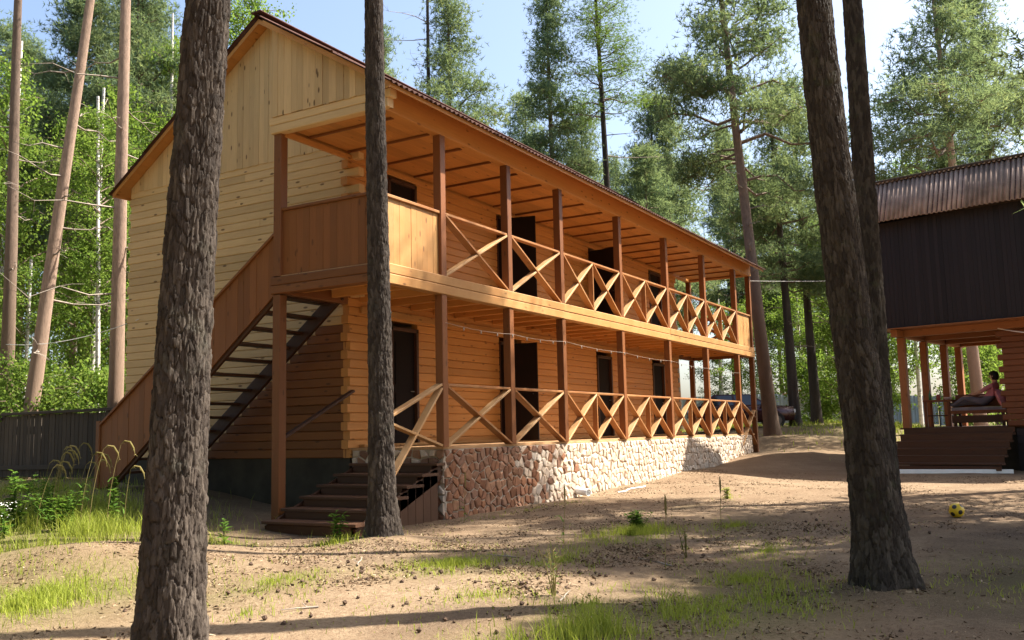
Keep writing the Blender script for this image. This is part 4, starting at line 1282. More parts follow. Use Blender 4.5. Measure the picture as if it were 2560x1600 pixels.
# bench with a person on it, table and things in the porch
bench = empty('bench', hut_w(1.75, 1.5, .08), HR); tag(bench, 'dark red wooden bench with a padded seat inside the hut porch', 'bench')
for (x, y) in ((-.62, -.2), (.62, -.2), (-.62, .2), (.62, .2)): beam('leg', (x, y, 0), (x, y, .36), .07, .07, MT['dark'], bench)
beam('seat', (-.72, 0, .40), (.72, 0, .40), .52, .09, MT['hutlog'], bench)
bbx = Bag(); bbx.box((-.70, -.25, .445), (.70, .25, .53)); bbx.build('cushion', plain('grey_blanket', (.22, .20, .22), .95, .2, 5), bench)
beam('backrest', (-.72, .27, .72), (.72, .27, .72), .05, .36, MT['hutlog'], bench)
beam('front_board', (-.7, -.25, .2), (.7, -.25, .2), .03, .2, MT['dark'], bench)

def person():
    """one skinned body, reclining to the right with the legs out to the left along the bench"""
    J = {'pelvis': (.18, 0, .66, .135), 'waist': (.28, 0, .80, .125), 'chest': (.38, .0, .96, .15), 'neck': (.40, 0, 1.14, .06), 'head0': (.38, 0, 1.20, .075), 'head1': (.36, 0, 1.30, .10), 'head2': (.36, .0, 1.37, .06),
         'shl': (.34, -.18, 1.07, .065), 'ell': (.12, -.24, .92, .05), 'wrl': (-.08, -.16, .86, .035), 'hl': (-.15, -.13, .86, .035),
         'shr': (.40, .18, 1.07, .065), 'elr': (.30, .26, .86, .05), 'wrr': (.08, .22, .80, .035), 'hr': (.0, .2, .80, .035),
         'hipl': (.08, -.10, .65, .10), 'kneel': (-.32, -.13, .78, .07), 'ankl': (-.62, -.12, .60, .045), 'tol': (-.74, -.13, .60, .035),
         'hipr': (.08, .10, .65, .10), 'kneer': (-.34, .10, .66, .07), 'ankr': (-.70, .10, .58, .045), 'tor': (-.80, .11, .66, .035)}
    E = [('pelvis', 'waist'), ('waist', 'chest'), ('chest', 'neck'), ('neck', 'head0'), ('head0', 'head1'), ('head1', 'head2'), ('chest', 'shl'), ('shl', 'ell'), ('ell', 'wrl'), ('wrl', 'hl'),
         ('chest', 'shr'), ('shr', 'elr'), ('elr', 'wrr'), ('wrr', 'hr'), ('pelvis', 'hipl'), ('hipl', 'kneel'), ('kneel', 'ankl'), ('ankl', 'tol'), ('pelvis', 'hipr'), ('hipr', 'kneer'), ('kneer', 'ankr'), ('ankr', 'tor')]
    V = {k: list(v) for k, v in J.items()}; EE = list(E)
    for side, s in (('l', -1), ('r', 1)):
        hx, hy, hz, _ = J['h' + side]
        for fi, (dy, dz, L) in enumerate(((-.03, .01, .075), (-.01, .015, .085), (.01, .012, .08), (.03, .005, .065))):
            V['f%s%d' % (side, fi)] = [hx - L * .55, hy + dy, hz + dz, .010]; V['g%s%d' % (side, fi)] = [hx - L, hy + dy, hz + dz - .025, .008]
            EE += [('h' + side, 'f%s%d' % (side, fi)), ('f%s%d' % (side, fi), 'g%s%d' % (side, fi))]
        V['t' + side + 'h'] = [hx - .02, hy - s * .045, hz + .035, .011]; EE.append(('h' + side, 't' + side + 'h'))
    names = list(V); idx = {k: i for i, k in enumerate(names)}
    me_ = bpy.data.meshes.new('person')
    me_.from_pydata([tuple(V[k][:3]) for k in names], [(idx[a], idx[b]) for a, b in EE], [])
    o = bpy.data.objects.new('person', me_)
    sk = o.modifiers.new('skin', 'SKIN')
    for i, k in enumerate(names):
        me_.skin_vertices[0].data[i].radius = (V[k][3], V[k][3])
    me_.skin_vertices[0].data[idx['pelvis']].use_root = True
    sb = o.modifiers.new('sub', 'SUBSURF'); sb.levels = 2; sb.render_levels = 2
    # skin, top and trousers by body zone
    m, nt, out = new_mat('skin_and_clothes')
    bs = nd(nt, 'ShaderNodeBsdfPrincipled', Roughness=.8)
    tc = nt.nodes.new('ShaderNodeTexCoord'); sx = nt.nodes.new('ShaderNodeSeparateXYZ'); nt.links.new(tc.outputs['Object'], sx.inputs[0])
    top = nd(nt, 'ShaderNodeMath', operation='GREATER_THAN'); nt.links.new(sx.outputs[2], top.inputs[0]); top.inputs[1].default_value = 1.15
    arm = nd(nt, 'ShaderNodeMath', operation='LESS_THAN'); nt.links.new(sx.outputs[0], arm.inputs[0]); arm.inputs[1].default_value = .12
    leg = nd(nt, 'ShaderNodeMath', operation='LESS_THAN'); nt.links.new(sx.outputs[2], leg.inputs[0]); leg.inputs[1].default_value = .795
    c = mixc(nt, arm.outputs[0], (.62, .22, .25), (.55, .33, .24))
    c = mixc(nt, leg.outputs[0], c, (.14, .13, .16))
    c = mixc(nt, top.outputs[0], c, (.55, .33, .24))
    nt.links.new(c, bs.inputs['Base Color']); nt.links.new(bs.outputs[0], out.inputs[0])
    me_.materials.append(m)
    link(o)
    o.location = hut_w(1.75, 1.5, .04); o.rotation_euler = (0, 0, HR); o.scale = (1.08, 1.08, 1.08)
    tag(o, 'person with dark hair in a pink top reclining on the porch bench', 'person')
    # hair cap, nose and ears, eyes
    hb_ = Bag(); n_ = 14
    V_, F_ = [], []
    for i in range(9):
        ph = math.pi * i / 8
        for k in range(n_):
            a = 2 * math.pi * k / n_
            dirv = Vector((math.sin(ph) * math.cos(a), math.sin(ph) * math.sin(a), math.cos(ph)))
            r = .128 + .008 * math.sin(5 * a + i)
            if dirv.x < -.35 and dirv.z < .35: r = .06
            V_.append(tuple(Vector((.375, 0, 1.315)) + Vector((dirv.x * r, dirv.y * r * .95, dirv.z * r * (1.1 if dirv.z < 0 else 1.0)))))
    for i in range(8):
        for k in range(n_): F_.append((i * n_ + k, (i + 1) * n_ + k, (i + 1) * n_ + (k + 1) % n_, i * n_ + (k + 1) % n_))
    hb_.add(V_, F_); hb_.build('hair', plain('black_hair', (.012, .010, .010), .6, .2, 20), o, True)
    skm = plain('face_skin', (.55, .33, .24), .7, .05, 5)
    nb_ = Bag(); nb_.tube([(.27, 0, 1.32), (.245, 0, 1.285), (.265, 0, 1.272)], [.008, .016, .010], 6); nb_.build('nose', skm, o, True)
    for s in (-1, 1):
        eb = Bag(); eb.tube([(.272, .035 * s, 1.315), (.262, .036 * s, 1.315)], [.012, .009], 6); eb.build('eye', MT['blackp'], o)
        er = Bag(); er.tube([(.36, .098 * s, 1.27), (.37, .115 * s, 1.30), (.375, .10 * s, 1.325)], [.010, .014, .008], 6); er.build('ear', skm, o, True)
    mb_ = Bag(); mb_.tube([(.272, -.022, 1.245), (.266, 0, 1.243), (.272, .022, 1.245)], [.004, .007, .004], 5); mb_.build('mouth', plain('lip', (.42, .14, .12), .6, .05, 5), o)
    return o
person()
# pillow behind the person
pb = Bag(); V_, F_ = [], []
for i in range(7):
    for j in range(9):
        u, v = i / 6 * 2 - 1, j / 8 * 2 - 1
        pass
pl = Bag()
for sgn in (1, -1):
    V_ = []
    for i in range(7):
        for j in range(9):
            u, v = i / 6 * 2 - 1, j / 8 * 2 - 1
            b = (1 - abs(u) ** 2.5) * (1 - abs(v) ** 2.5)
            V_.append((sgn * .09 * b ** .5, v * .27, u * .23))
    F_ = [(i * 9 + j, i * 9 + j + 1, (i + 1) * 9 + j + 1, (i + 1) * 9 + j) for i in range(6) for j in range(8)]
    pl.add(V_, F_ if sgn < 0 else [f[::-1] for f in F_])
o = pl.build('pillow', plain('pink_cloth', (.72, .30, .32), .9, .2, 6), None, True)
o.location = hut_w(2.34, 1.5, .85); o.scale = (1.2, 1.15, 1.2); o.rotation_euler = (0, math.radians(-20), HR)
tag(o, 'pink pillow behind the reclining person on the bench', 'pillow')
# table by the left porch posts
tb = empty('table', hut_w(.62, 1.5, .08), HR); tag(tb, 'small red-brown wooden table beside the left porch posts', 'table')
beam('table_top', (-.36, 0, .74), (.40, 0, .74), .62, .05, MT['hutlog'], tb)
for (x, y) in ((-.3, -.24), (.33, -.24), (-.3, .24), (.33, .24)): beam('leg', (x, y, 0), (x, y, .715), .07, .07, MT['hutlog'], tb)
beam('shelf', (-.3, 0, .32), (.33, 0, .32), .46, .03, MT['dark'], tb)
def lathe(name, prof, mat, loc, label, cat, parent=None, n=12):
    b = Bag(); b.tube([(0, 0, z) for r, z in prof], [r for r, z in prof], n)
    o = b.build(name, mat, parent, True); o.location = loc
    if label: tag(o, label, cat)
    return o
lathe('bottle', [(.001, 0), (.038, .002), (.04, .16), (.036, .19), (.014, .24), (.014, .29), (.001, .292)], plain('green_glass', (.05, .16, .07), .2, .1), hut_w(.42, 1.35, .85), 'green bottle on the red-brown porch table', 'bottle')
lathe('jar', [(.001, 0), (.055, .004), (.06, .06), (.058, .13), (.045, .15), (.05, .155), (.05, .175), (.001, .177)], plain('red_jar', (.30, .05, .04), .4, .1), hut_w(.66, 1.35, .85), 'dark red jar next to the green bottle on the table', 'jar')
lathe('bowl', [(.001, 0), (.05, .004), (.10, .05), (.12, .09), (.112, .09), (.09, .05), (.001, .015)], plain('pale_bowl', (.62, .50, .48), .4, .1), hut_w(.90, 1.42, .85), 'pale bowl at the right end of the porch table', 'bowl')

# white plank on the ground in front of the hut steps
A, B = Vector((12.45, -5.08, 0)), Vector((13.95, -7.5, 0))
d = (B - A).normalized(); A.z = g1(A.x, A.y) + .05; B.z = g1(B.x, B.y) + .06
o = beam('plank', A, B, .16, .10, MT['white_plank'], None, .006); tag(o, 'long white plank lying on the ground before the hut steps', 'plank')

# yellow ball with dark patches
def ball():
    m, nt, out = new_mat('yellow_ball_with_dark_spots')
    bs = nd(nt, 'ShaderNodeBsdfPrincipled', Roughness=.4)
    tc = nt.nodes.new('ShaderNodeTexCoord')
    gp = [(0, 1, 1.618), (0, -1, 1.618), (1, 1.618, 0), (-1, 1.618, 0), (1.618, 0, 1), (-1.618, 0, 1)]
    prev = None
    for g_ in gp:
        v = Vector(g_).normalized()
        dt = nd(nt, 'ShaderNodeVectorMath', operation='DOT_PRODUCT'); dt.inputs[1].default_value = v
        nv = nd(nt, 'ShaderNodeVectorMath', operation='NORMALIZE'); nt.links.new(tc.outputs['Object'], nv.inputs[0]); nt.links.new(nv.outputs[0], dt.inputs[0])
        ab = nd(nt, 'ShaderNodeMath', operation='ABSOLUTE'); nt.links.new(dt.outputs['Value'], ab.inputs[0])
        if prev is None: prev = ab.outputs[0]
        else:
            mx = nd(nt, 'ShaderNodeMath', operation='MAXIMUM'); nt.links.new(prev, mx.inputs[0]); nt.links.new(ab.outputs[0], mx.inputs[1]); prev = mx.outputs[0]
    c = ramp(nt, prev, [(.0, (.78, .52, .02)), (.945, (.78, .52, .02)), (.955, (.03, .025, .02)), (1, (.03, .025, .02))])
    nt.links.new(c, bs.inputs['Base Color']); nt.links.new(bs.outputs[0], out.inputs[0])
    b = Bag(); V_, F_ = [], []; n_ = 28; r = .11
    for i in range(15):
        ph = math.pi * i / 14
        for k in range(n_):
            a = 2 * math.pi * k / n_; V_.append((r * math.sin(ph) * math.cos(a), r * math.sin(ph) * math.sin(a), r * math.cos(ph)))
    for i in range(14):
        for k in range(n_): F_.append((i * n_ + k, (i + 1) * n_ + k, (i + 1) * n_ + (k + 1) % n_, i * n_ + (k + 1) % n_))
    b.add(V_, F_)
    o = b.build('ball', m, None, True)
    o.location = (2.98, -7.21, g1(2.98, -7.21) + .105); o.rotation_euler = (.5, .3, .9)
    tag(o, 'yellow football with dark spots on the shaded ground near the hut', 'ball')
ball()

# drain pipe end at the stone base
pb = Bag()
px, py = 4.75, -.22; gz = g1(px, py)
def ring(b, p, q, r0, r1, n=16):
    p, q = Vector(p), Vector(q); dd = (q - p).normalized(); a = dd.cross(Vector((0, 0, 1))).normalized(); c = dd.cross(a)
    V_, F_ = [], []
    for (P, R_) in ((p, r0), (q, r0), (q, r1), (p, r1)):
        for k in range(n):
            t = 2 * math.pi * k / n; V_.append(tuple(P + (a * math.cos(t) + c * math.sin(t)) * R_))
    for i in range(3):
        for k in range(n): F_.append((i * n + k, i * n + (k + 1) % n, (i + 1) * n + (k + 1) % n, (i + 1) * n + k))
    b.add(V_, F_)
ring(pb, (px + .02, py + .28, gz + .13), (px - .12, py - .12, gz + .10), .075, .066)
o = pb.build('drain_pipe', MT['white'], None, True); tag(o, 'short white drain pipe end sticking out at the stone base', 'pipe')
# rolled-up white hose end on the ground next to it
hs = Bag(); pts = [Vector((5.6 + t * .11, -.55 - .05 * math.sin(t * .9) - .012 * t, g1(5.6 + t * .11, -.55) + .02)) for t in range(12)]
hs.tube(pts, [.016] * 12, 6); o = hs.build('hose', MT['white_plank'], None, True); tag(o, 'pale hose lying along the foot of the stone base', 'hose')

# ------------------------------------------------------------------ grey board fence at the left
fence = empty('board_fence', (.2, 10.5, -.6)); tag(fence, 'weathered grey board fence running left from the house corner', 'fence')
FX = .2
def fb(name, p, q, w, h, **k):
    o = beam(name, p, q, w, h, MT['grey_fence'], fence, .004, **k); o.location = (-.2, -10.5, .6); return o
y = 8.25
while y < 15.2:
    w = rh.uniform(.11, .17)
    tall = .02 if y < 12.45 else -.09
    gz = g1(FX, y)
    fb('fence_board', (FX + rh.uniform(-.008, .008), y + w / 2, max(gz + .05, -.55)), (FX, y + w / 2 + rh.uniform(-.01, .01), .82 + tall + rh.uniform(-.02, .02)), .025, w - .012, up=(0, 1, 0))
    y += w
for yy in (8.3, 10.4, 12.5, 14.8): fb('fence_post', (FX + .09, yy, -.9), (FX + .09, yy, .84 if yy < 12.6 else .76), .11, .11)
fb('top_rail', (FX - .01, 8.2, .885), (FX - .01, 12.5, .885), .12, .06); fb('top_rail', (FX, 12.5, .78), (FX, 15.2, .78), .10, .05)
fb('rail', (FX - .035, 8.2, -.30), (FX - .035, 12.5, -.34), .04, .10); fb('rail', (FX + .04, 8.2, .6), (FX + .04, 15.2, .55), .05, .09)

# clothes line from the gable corner to the pine on the left
def line(name, pts, r, mat, label, cat):
    b = Bag(); b.tube(pts, [r] * len(pts), 5); o = b.build(name, mat); tag(o, label, cat); return o
line('clothes_line', sag((-.02, 7.53, 2.69), (1.45, 14.6, 2.75), .18, 12), .008, MT['white_plank'], 'pale clothes line strung from the gable corner towards the left pine', 'rope')
line('cable', sag((18.0, -.05, 5.05), (24.5, -10.5, 5.6), .25, 16), .006, MT['white_plank'], 'thin pale cable running from the veranda end post to the right', 'cable')
line('cable', sag(hut_w(2.75, .05, 2.72), hut_w(4.6, -1.2, 2.35), .06, 8), .014, MT['white_plank'], 'short pale cable hanging from the hut porch corner', 'cable')

# ------------------------------------------------------------------ far end of the yard
sheetm = plain('blue_grey_sheet_metal', (.30, .37, .41), .5, .1, 2, .2, obj=True)
sf = empty('metal_fence', (40, 6, g1(40, 6))); tag(sf, 'blue-grey sheet metal fence at the far end of the yard', 'fence')
P0_, P1_ = Vector((34.5, 13.5, 0)), Vector((47.0, -3.5, 0)); nsh = 19
for i in range(nsh):
    a = P0_.lerp(P1_, i / nsh); b = P0_.lerp(P1_, (i + 1) / nsh - .002); gz = g1(a.x, a.y)
    d_ = (b - a); nrm = Vector((d_.y, -d_.x, 0)).normalized()
    V_, F_ = [], []; m_ = 18
    for k in range(m_ + 1):
        p = a.lerp(b, k / m_) + nrm * (.02 if (k // 2) % 2 else -.02)
        V_ += [(p.x - 40, p.y - 6, gz + .1 - g1(40, 6)), (p.x - 40, p.y - 6, gz + 1.75 - g1(40, 6))]
    F_ = [(2 * k, 2 * k + 2, 2 * k + 3, 2 * k + 1) for k in range(m_)]
    bg_ = Bag(); bg_.add(V_, F_); bg_.build('sheet', sheetm, sf)
    pbm = beam('fence_post', (a.x - 40 + nrm.x * .06, a.y - 6 + nrm.y * .06, -.3 + gz - g1(40, 6)), (a.x - 40 + nrm.x * .06, a.y - 6 + nrm.y * .06, 1.8 + gz - g1(40, 6)), .07, .07, MT['blackp'], sf)
# small shed in front of that fence
sx_, sy_ = 38.6, 2.6; gz = g1(sx_, sy_)
shed = empty('shed', (sx_, sy_, gz), math.radians(-70)); tag(shed, 'small pale shed with a brown sloping roof beyond the dark pine pair', 'shed')
shm = plain('pale_grey_boards', (.46, .46, .42), .8, .15, 3)
def shb(name, p, q, w, h, mat, **k): return beam(name, p, q, w, h, mat, shed, .005, **k)
for i in range(13): shb('wall_board', (-1.3 + i * .2 + .1, -.9, -.1), (-1.3 + i * .2 + .1, -.9, 2.0 + (i - 6) * .04), .195, .03, shm, up=(0, 1, 0))
for i in range(9): shb('wall_board', (-1.28, -.9 + i * .2 + .1, -.1), (-1.28, -.9 + i * .2 + .1, 1.75), .03, .195, shm, up=(0, 1, 0))
for i in range(9): shb('wall_board', (1.28, -.9 + i * .2 + .1, -.1), (1.28, -.9 + i * .2 + .1, 2.2), .03, .195, shm, up=(0, 1, 0))
shb('door', (.35, -.93, .0), (.35, -.93, 1.8), .7, .04, MT['dark'], up=(0, 1, 0))
for i in range(5): shb('roof_board', (-1.6, -1.1 + i * .5, 1.83), (1.6, -1.1 + i * .5, 2.42), .49, .04, MT['beam'])

# --- parked car, partly behind the leaning pine
def car(loc, rz):
    root = empty('parked_car', loc, rz)
    tag(root, 'dark red parked car half hidden behind the pale pine trunk at the yard end', 'car')
    paint = plain('dark_red_car_paint', (.045, .010, .012), .22, .05, 2, .3, .6); glass = plain('dark_car_glass', (.02, .025, .03), .08, .05, 2, 0, .8)
    L, W = 4.3, 1.7
    sec = [(-2.15, .42, .72, .62), (-2.05, .30, .88, .80), (-1.2, .25, .95, .84), (-.4, .25, .97, .85), (.6, .25, .97, .85), (1.6, .25, .94, .83), (2.05, .30, .86, .78), (2.15, .45, .74, .6)]
    b = Bag(); V_, F_ = [], []; 
    for x, z0, z1, w in sec:
        for (yy, zz) in ((-w * .9, z0), (-w, z0 + .12), (-w, (z0 + z1) / 2 + .05), (-w * .93, z1 - .03), (-w * .8, z1), (w * .8, z1), (w * .93, z1 - .03), (w, (z0 + z1) / 2 + .05), (w, z0 + .12), (w * .9, z0)): V_.append((x, yy, zz))
    n_ = 10
    for i in range(len(sec) - 1):
        for k in range(n_): F_.append((i * n_ + k, i * n_ + (k + 1) % n_, (i + 1) * n_ + (k + 1) % n_, (i + 1) * n_ + k))
    F_.append(tuple(range(n_ - 1, -1, -1))); F_.append(tuple((len(sec) - 1) * n_ + k for k in range(n_)))
    b.add(V_, F_); b.build('body', paint, root, True)
    cab = Bag(); lo = [(-1.0, .76), (1.75, .76)]; hi = [(-.35, .60), (1.15, .60)]
    V_ = [(-1.05, -.76, .94), (1.8, -.76, .94), (1.8, .76, .94), (-1.05, .76, .94), (-.3, -.60, 1.42), (1.15, -.60, 1.42), (1.15, .60, 1.42), (-.3, .60, 1.42)]
    cab.add(V_, [(4, 5, 6, 7), (0, 1, 5, 4), (1, 2, 6, 5), (2, 3, 7, 6), (3, 0, 4, 7)]); cab.build('cabin', paint, root)
    for s in (-1, 1):
        for (xa, xb, ta, tb) in ((-.88, .30, -.30, .36), (.40, 1.62, .44, 1.08)):
            wn_ = Bag(); y0, y1 = s * .765, s * .625
            wn_.add([(xa, y0, .97), (xb, y0, .97), (tb, y1, 1.37), (ta, y1, 1.37)], [(0, 1, 2, 3)]); wn_.build('side_window', glass, root)
        lt = Bag(); lt.box((-2.14, s * .62 - .12, .62), (-2.07, s * .62 + .12, .76)); lt.build('headlight', MT['white'], root)
        lt = Bag(); lt.box((2.08, s * .60 - .10, .64), (2.16, s * .60 + .10, .78)); lt.build('tail_light', paint, root)
        mr = Bag(); mr.tube([(-.75, s * .80, .98), (-.75, s * .95, 1.0), (-.75, s * .97, 1.0)], [.03, .07, .02], 6); mr.build('mirror', paint, root)
        for x in (-1.35, 1.35):
            t_ = Bag(); ring(t_, (x, s * .66, .31), (x, s * .86, .31), .31, .19, 20); wh = t_.build('wheel', MT['blackp'], root, False)
            r_ = Bag(); r_.tube([(x, s * .70, .31), (x, s * .84, .31), (x, s * .85, .31)], [.19, .19, .01], 14); r_.build('rim', MT['metal'], wh)
    ws = Bag(); ws.add([(-1.03, -.70, .97), (-.36, -.57, 1.39), (-.36, .57, 1.39), (-1.03, .70, .97)], [(0, 1, 2, 3)]); o_ = ws.build('windscreen', glass, root); o_.location = (-.012, 0, .006)
    ws = Bag(); ws.add([(1.79, -.70, .97), (1.79, .70, .97), (1.2, .57, 1.39), (1.2, -.57, 1.39)], [(0, 1, 2, 3)]); o_ = ws.build('rear_window', glass, root); o_.location = (.014, 0, .006)
    bp_ = Bag(); bp_.box((-2.19, -.72, .36), (-2.06, .72, .50)); bp_.build('bumper', MT['blackp'], root)
car((26.3, 3.0, g1(26.3, 3.0) + .0), math.radians(-62) + math.pi)

# ------------------------------------------------------------------ ground cover
MT['grass'] = leafy('grass_blades', (.17, .21, .035), (.34, .40, .075), .45, (.50, .46, .17))
MT['weed'] = leafy('weed_leaves', (.06, .13, .025), (.14, .24, .045), .4)
MT['straw'] = leafy('dry_stalk', (.22, .19, .07), (.34, .28, .12), .3)
MT['flower'] = plain('white_petals', (.8, .8, .76), .8, .05, 20)
MT['cone'] = plain('pine_cone_scales', (.085, .05, .03), .9, .4, 40)
MT['litter'] = leafy('dead_needles_and_chips', (.07, .045, .03), (.22, .145, .085), .0, (.42, .33, .22))

def blades(spots, rng, seg=2):
    """spots: x, y, height, width, lean -> curved blades of two segments"""
    x, y, h, w, ln = [np.array(v) for v in zip(*spots)]
    n = len(x); z = G(x, y)
    a = rng.uniform(0, 2 * math.pi, n); b = rng.uniform(0, 2 * math.pi, n)
    dx, dy = np.cos(a) * ln * h, np.sin(a) * ln * h
    sx2, sy2 = np.cos(b) * w, np.sin(b) * w
    P0 = np.stack([x, y, z - .01], -1); P1 = P0 + np.stack([dx * .35, dy * .35, h * .55], -1); P2 = P0 + np.stack([dx, dy, h * (1 - .25 * ln)], -1)
    S_ = np.stack([sx2, sy2, 0 * sx2], -1)
    V = np.stack([P0 - S_, P0 + S_, P1 + S_ * .7, P1 - S_ * .7, P2], 1).reshape(-1, 3)
    i = np.arange(n)[:, None] * 5
    T = np.concatenate([i + np.array([0, 1, 2]), i + np.array([0, 2, 3]), i + np.array([3, 2, 4])])
    return V, T

rg = np.random.default_rng(31)
def scatter(cx_, cy_, rx, ry, n, h, w=.0035, ln=.5):
    n = int(n * 1.5); r = np.abs(rg.normal(0, .62, n)); a = rg.uniform(0, 2 * math.pi, n)
    # clumping
    x = cx_ + np.cos(a) * r * rx; y = cy_ + np.sin(a) * r * ry
    keep = fbm(x * 2.2 + 7, y * 2.2, 3) + rg.normal(0, .06, n) > .40
    x, y = x[keep], y[keep]; n = len(x)
    hh = h * (rg.random(n) ** 1.6 * 1.1 + .2) * np.exp(-.25 * r[keep]) * (.6 + .8 * fbm(x * 1.5, y * 1.5 + 30, 2))
    return list(zip(x, y, hh, np.full(n, w) * rg.uniform(.7, 1.4, n), rg.uniform(.1, 1, n) * ln * 1.6))
GR = [(-7.7, -1.0, 1.5, .9, 5200, .16), (-5.2, 2.2, 2.0, 1.3, 6000, .30), (-3.8, 4.3, 2.0, 1.8, 5200, .42), (-7.4, 1.4, 1.6, 1.2, 4500, .22), (-4.3, -3.1, .75, .55, 1700, .12),
      (-5.95, -5.6, .85, .45, 3600, .30), (-5.3, -5.2, .9, .5, 900, .16), (-4.9, -6.3, 1.7, .8, 3600, .13), (-3.4, -5.9, 1.4, .7, 1400, .11), (-1.0, -3.7, 1.2, .5, 2600, .16), (-3.4, -.65, .35, .3, 700, .16), (-6.3, -2.3, 1.3, .35, 1300, .10),
      (-7.7, -5.3, 1.2, .5, 2400, .17), (.6, -4.6, 1.4, .5, 700, .10), (4.6, -3.2, .35, .2, 160, .14), (-2.4, -8.3, 2.0, 1.3, 1500, .09), (-1.8, -.2, 1.2, .3, 120, .10), (2, -.6, 3.5, .3, 250, .09), (-4.1, .5, .6, .4, 500, .14),
      (28, -2, 6, 4, 4500, .30), (33, 5, 8, 4, 3500, .35), (-2.2, 7.5, 2.0, 1.6, 1800, .35), (-3.5, -2.2, 3.5, 2.5, 900, .07), (-5.5, -4.2, 2.0, 1.4, 1300, .09), (-1.5, -5.6, 3.0, 1.2, 1300, .08), (-3.4, -3.9, 1.6, .6, 900, .10), (-7.0, -2.9, 1.2, .5, 800, .10)]
sp = []
for g_ in GR: sp += scatter(*g_, w=.0035 if g_[0] < 20 else .012)
V, T = blades(sp, rg)
nb_ = len(sp)
tn = np.clip(np.repeat(rg.beta(2, 2.2, nb_), 5), 0, 1)
tag(mobj('grass', mesh_np('grass', V, T, {'tint': tn}), MT['grass']), 'short green and yellow grass growing in patches on the sandy yard', 'grass', kind='stuff')
# dead needles, bark chips and twigs on the sand
n = 120000
lx = np.concatenate([rg.normal(-5.0, 2.8, n // 2), rg.uniform(-9.5, 12, n // 2)]); ly = np.concatenate([rg.normal(-4.6, 2.4, n // 2), rg.uniform(-9.5, 0.8, n // 2)])
k_ = (np.clip((fbm(lx * 1.4, ly * 1.4, 3) - .30) / .32, .04, 1) ** 1.5 > rg.random(n)) & ~((lx > -.1) & (ly > -.15)); lx, ly = lx[k_], ly[k_]; n = len(lx)
lz = G(lx, ly) + .006
a = rg.uniform(0, 6.283, n); L = rg.uniform(.006, .024, n); Wd = np.where(rg.random(n) < .6, .0022, rg.uniform(.003, .008, n))
d = np.stack([np.cos(a) * L, np.sin(a) * L, rg.normal(0, .006, n)], -1); s = np.stack([-np.sin(a) * Wd, np.cos(a) * Wd, rg.normal(0, .003, n)], -1)
P = np.stack([lx, ly, lz], -1)
V = np.stack([P - d - s, P + d - s, P + d + s, P - d + s], 1).reshape(-1, 3)
tag(mobj('litter', mesh_np('litter', V, np.arange(4 * n).reshape(-1, 4), {'tint': np.repeat(rg.random(n), 4)}), MT['litter']), 'fallen needles, bark chips and twigs strewn over the sand', 'litter', kind='stuff')

# pine cones, each one an object
def cone_mesh(seed):
    rr = random.Random(seed); b = Bag(); Lc = .055
    V_, F_ = [], []; n_ = 8; prof = [(.004, 0), (.016, .006), (.022, .018), (.019, .032), (.012, .045), (.003, .055)]
    for i, (r, z) in enumerate(prof):
        for k in range(n_):
            a = 2 * math.pi * (k + .5 * (i % 2)) / n_; q = r * (1.25 if k % 2 == i % 2 else .85)
            V_.append((q * math.cos(a), q * math.sin(a), z + (.004 if k % 2 else 0)))
    for i in range(len(prof) - 1):
        for k in range(n_): F_.append((i * n_ + k, i * n_ + (k + 1) % n_, (i + 1) * n_ + (k + 1) % n_, (i + 1) * n_ + k))
    me_ = bpy.data.meshes.new('pine_cone'); me_.from_pydata(V_, [], F_); me_.update(); me_.materials.append(MT['cone']); return me_
cms = [cone_mesh(i) for i in range(3)]
rc = random.Random(77)
for i in range(120):
    while True:
        if i < 90: k9 = rc.choice([(-6.2, -4.6), (-5.2, -3.4), (-4.6, -2.4), (-6.6, -3.2), (-4.4, -4.6)]); x, y = rc.gauss(k9[0], .55), rc.gauss(k9[1], .45)
        else: x, y = rc.uniform(-8, 2), rc.uniform(-8, -1)
        if not (x > -.2 and y > -.3): break
    o = bpy.data.objects.new('pine_cone', cms[i % 3]); s = rc.uniform(.45, .9)
    o.scale = (s, s, s); o.location = (x, y, g1(x, y) + .015); o.rotation_euler = (math.pi / 2 + rc.uniform(-.4, .4), 0, rc.uniform(0, 6.28))
    link(o); tag(o, 'small dark pine cone fallen on the sandy ground', 'pine cone', 'pine cones on the ground')
# fallen sticks
for i, (x, y, L, a, lb) in enumerate([(-4.9, -2.3, .42, .6, 'short crooked stick on the sand below the slim pine'), (-3.5, -3.4, .35, 1.9, 'thin twig lying right of the grass patch'), (-6.6, -3.3, .3, 2.6, 'small twig on the bare sand in the left foreground'),
                                      (-5.4, -4.9, .4, .2, 'bare stick beside the front grass tuft'), (-3.0, -5.0, .5, 1.2, 'dry branch on the ground before the thick leaning pine')]):
    b = Bag(); z = g1(x, y) + .012
    pts = [Vector((x + math.cos(a) * L * t + rc.uniform(-.015, .015), y + math.sin(a) * L * t + rc.uniform(-.015, .015), g1(x + math.cos(a) * L * t, y + math.sin(a) * L * t) + .014 + .02 * t)) for t in (0, .3, .6, 1)]
    b.tube(pts, [.009, .008, .006, .003], 6); b.tube([pts[1], pts[1] + Vector((.03, .09, .03))], [.005, .002], 5)
    o = b.build('stick', MT['deadlimb'], None, True); tag(o, lb, 'stick')

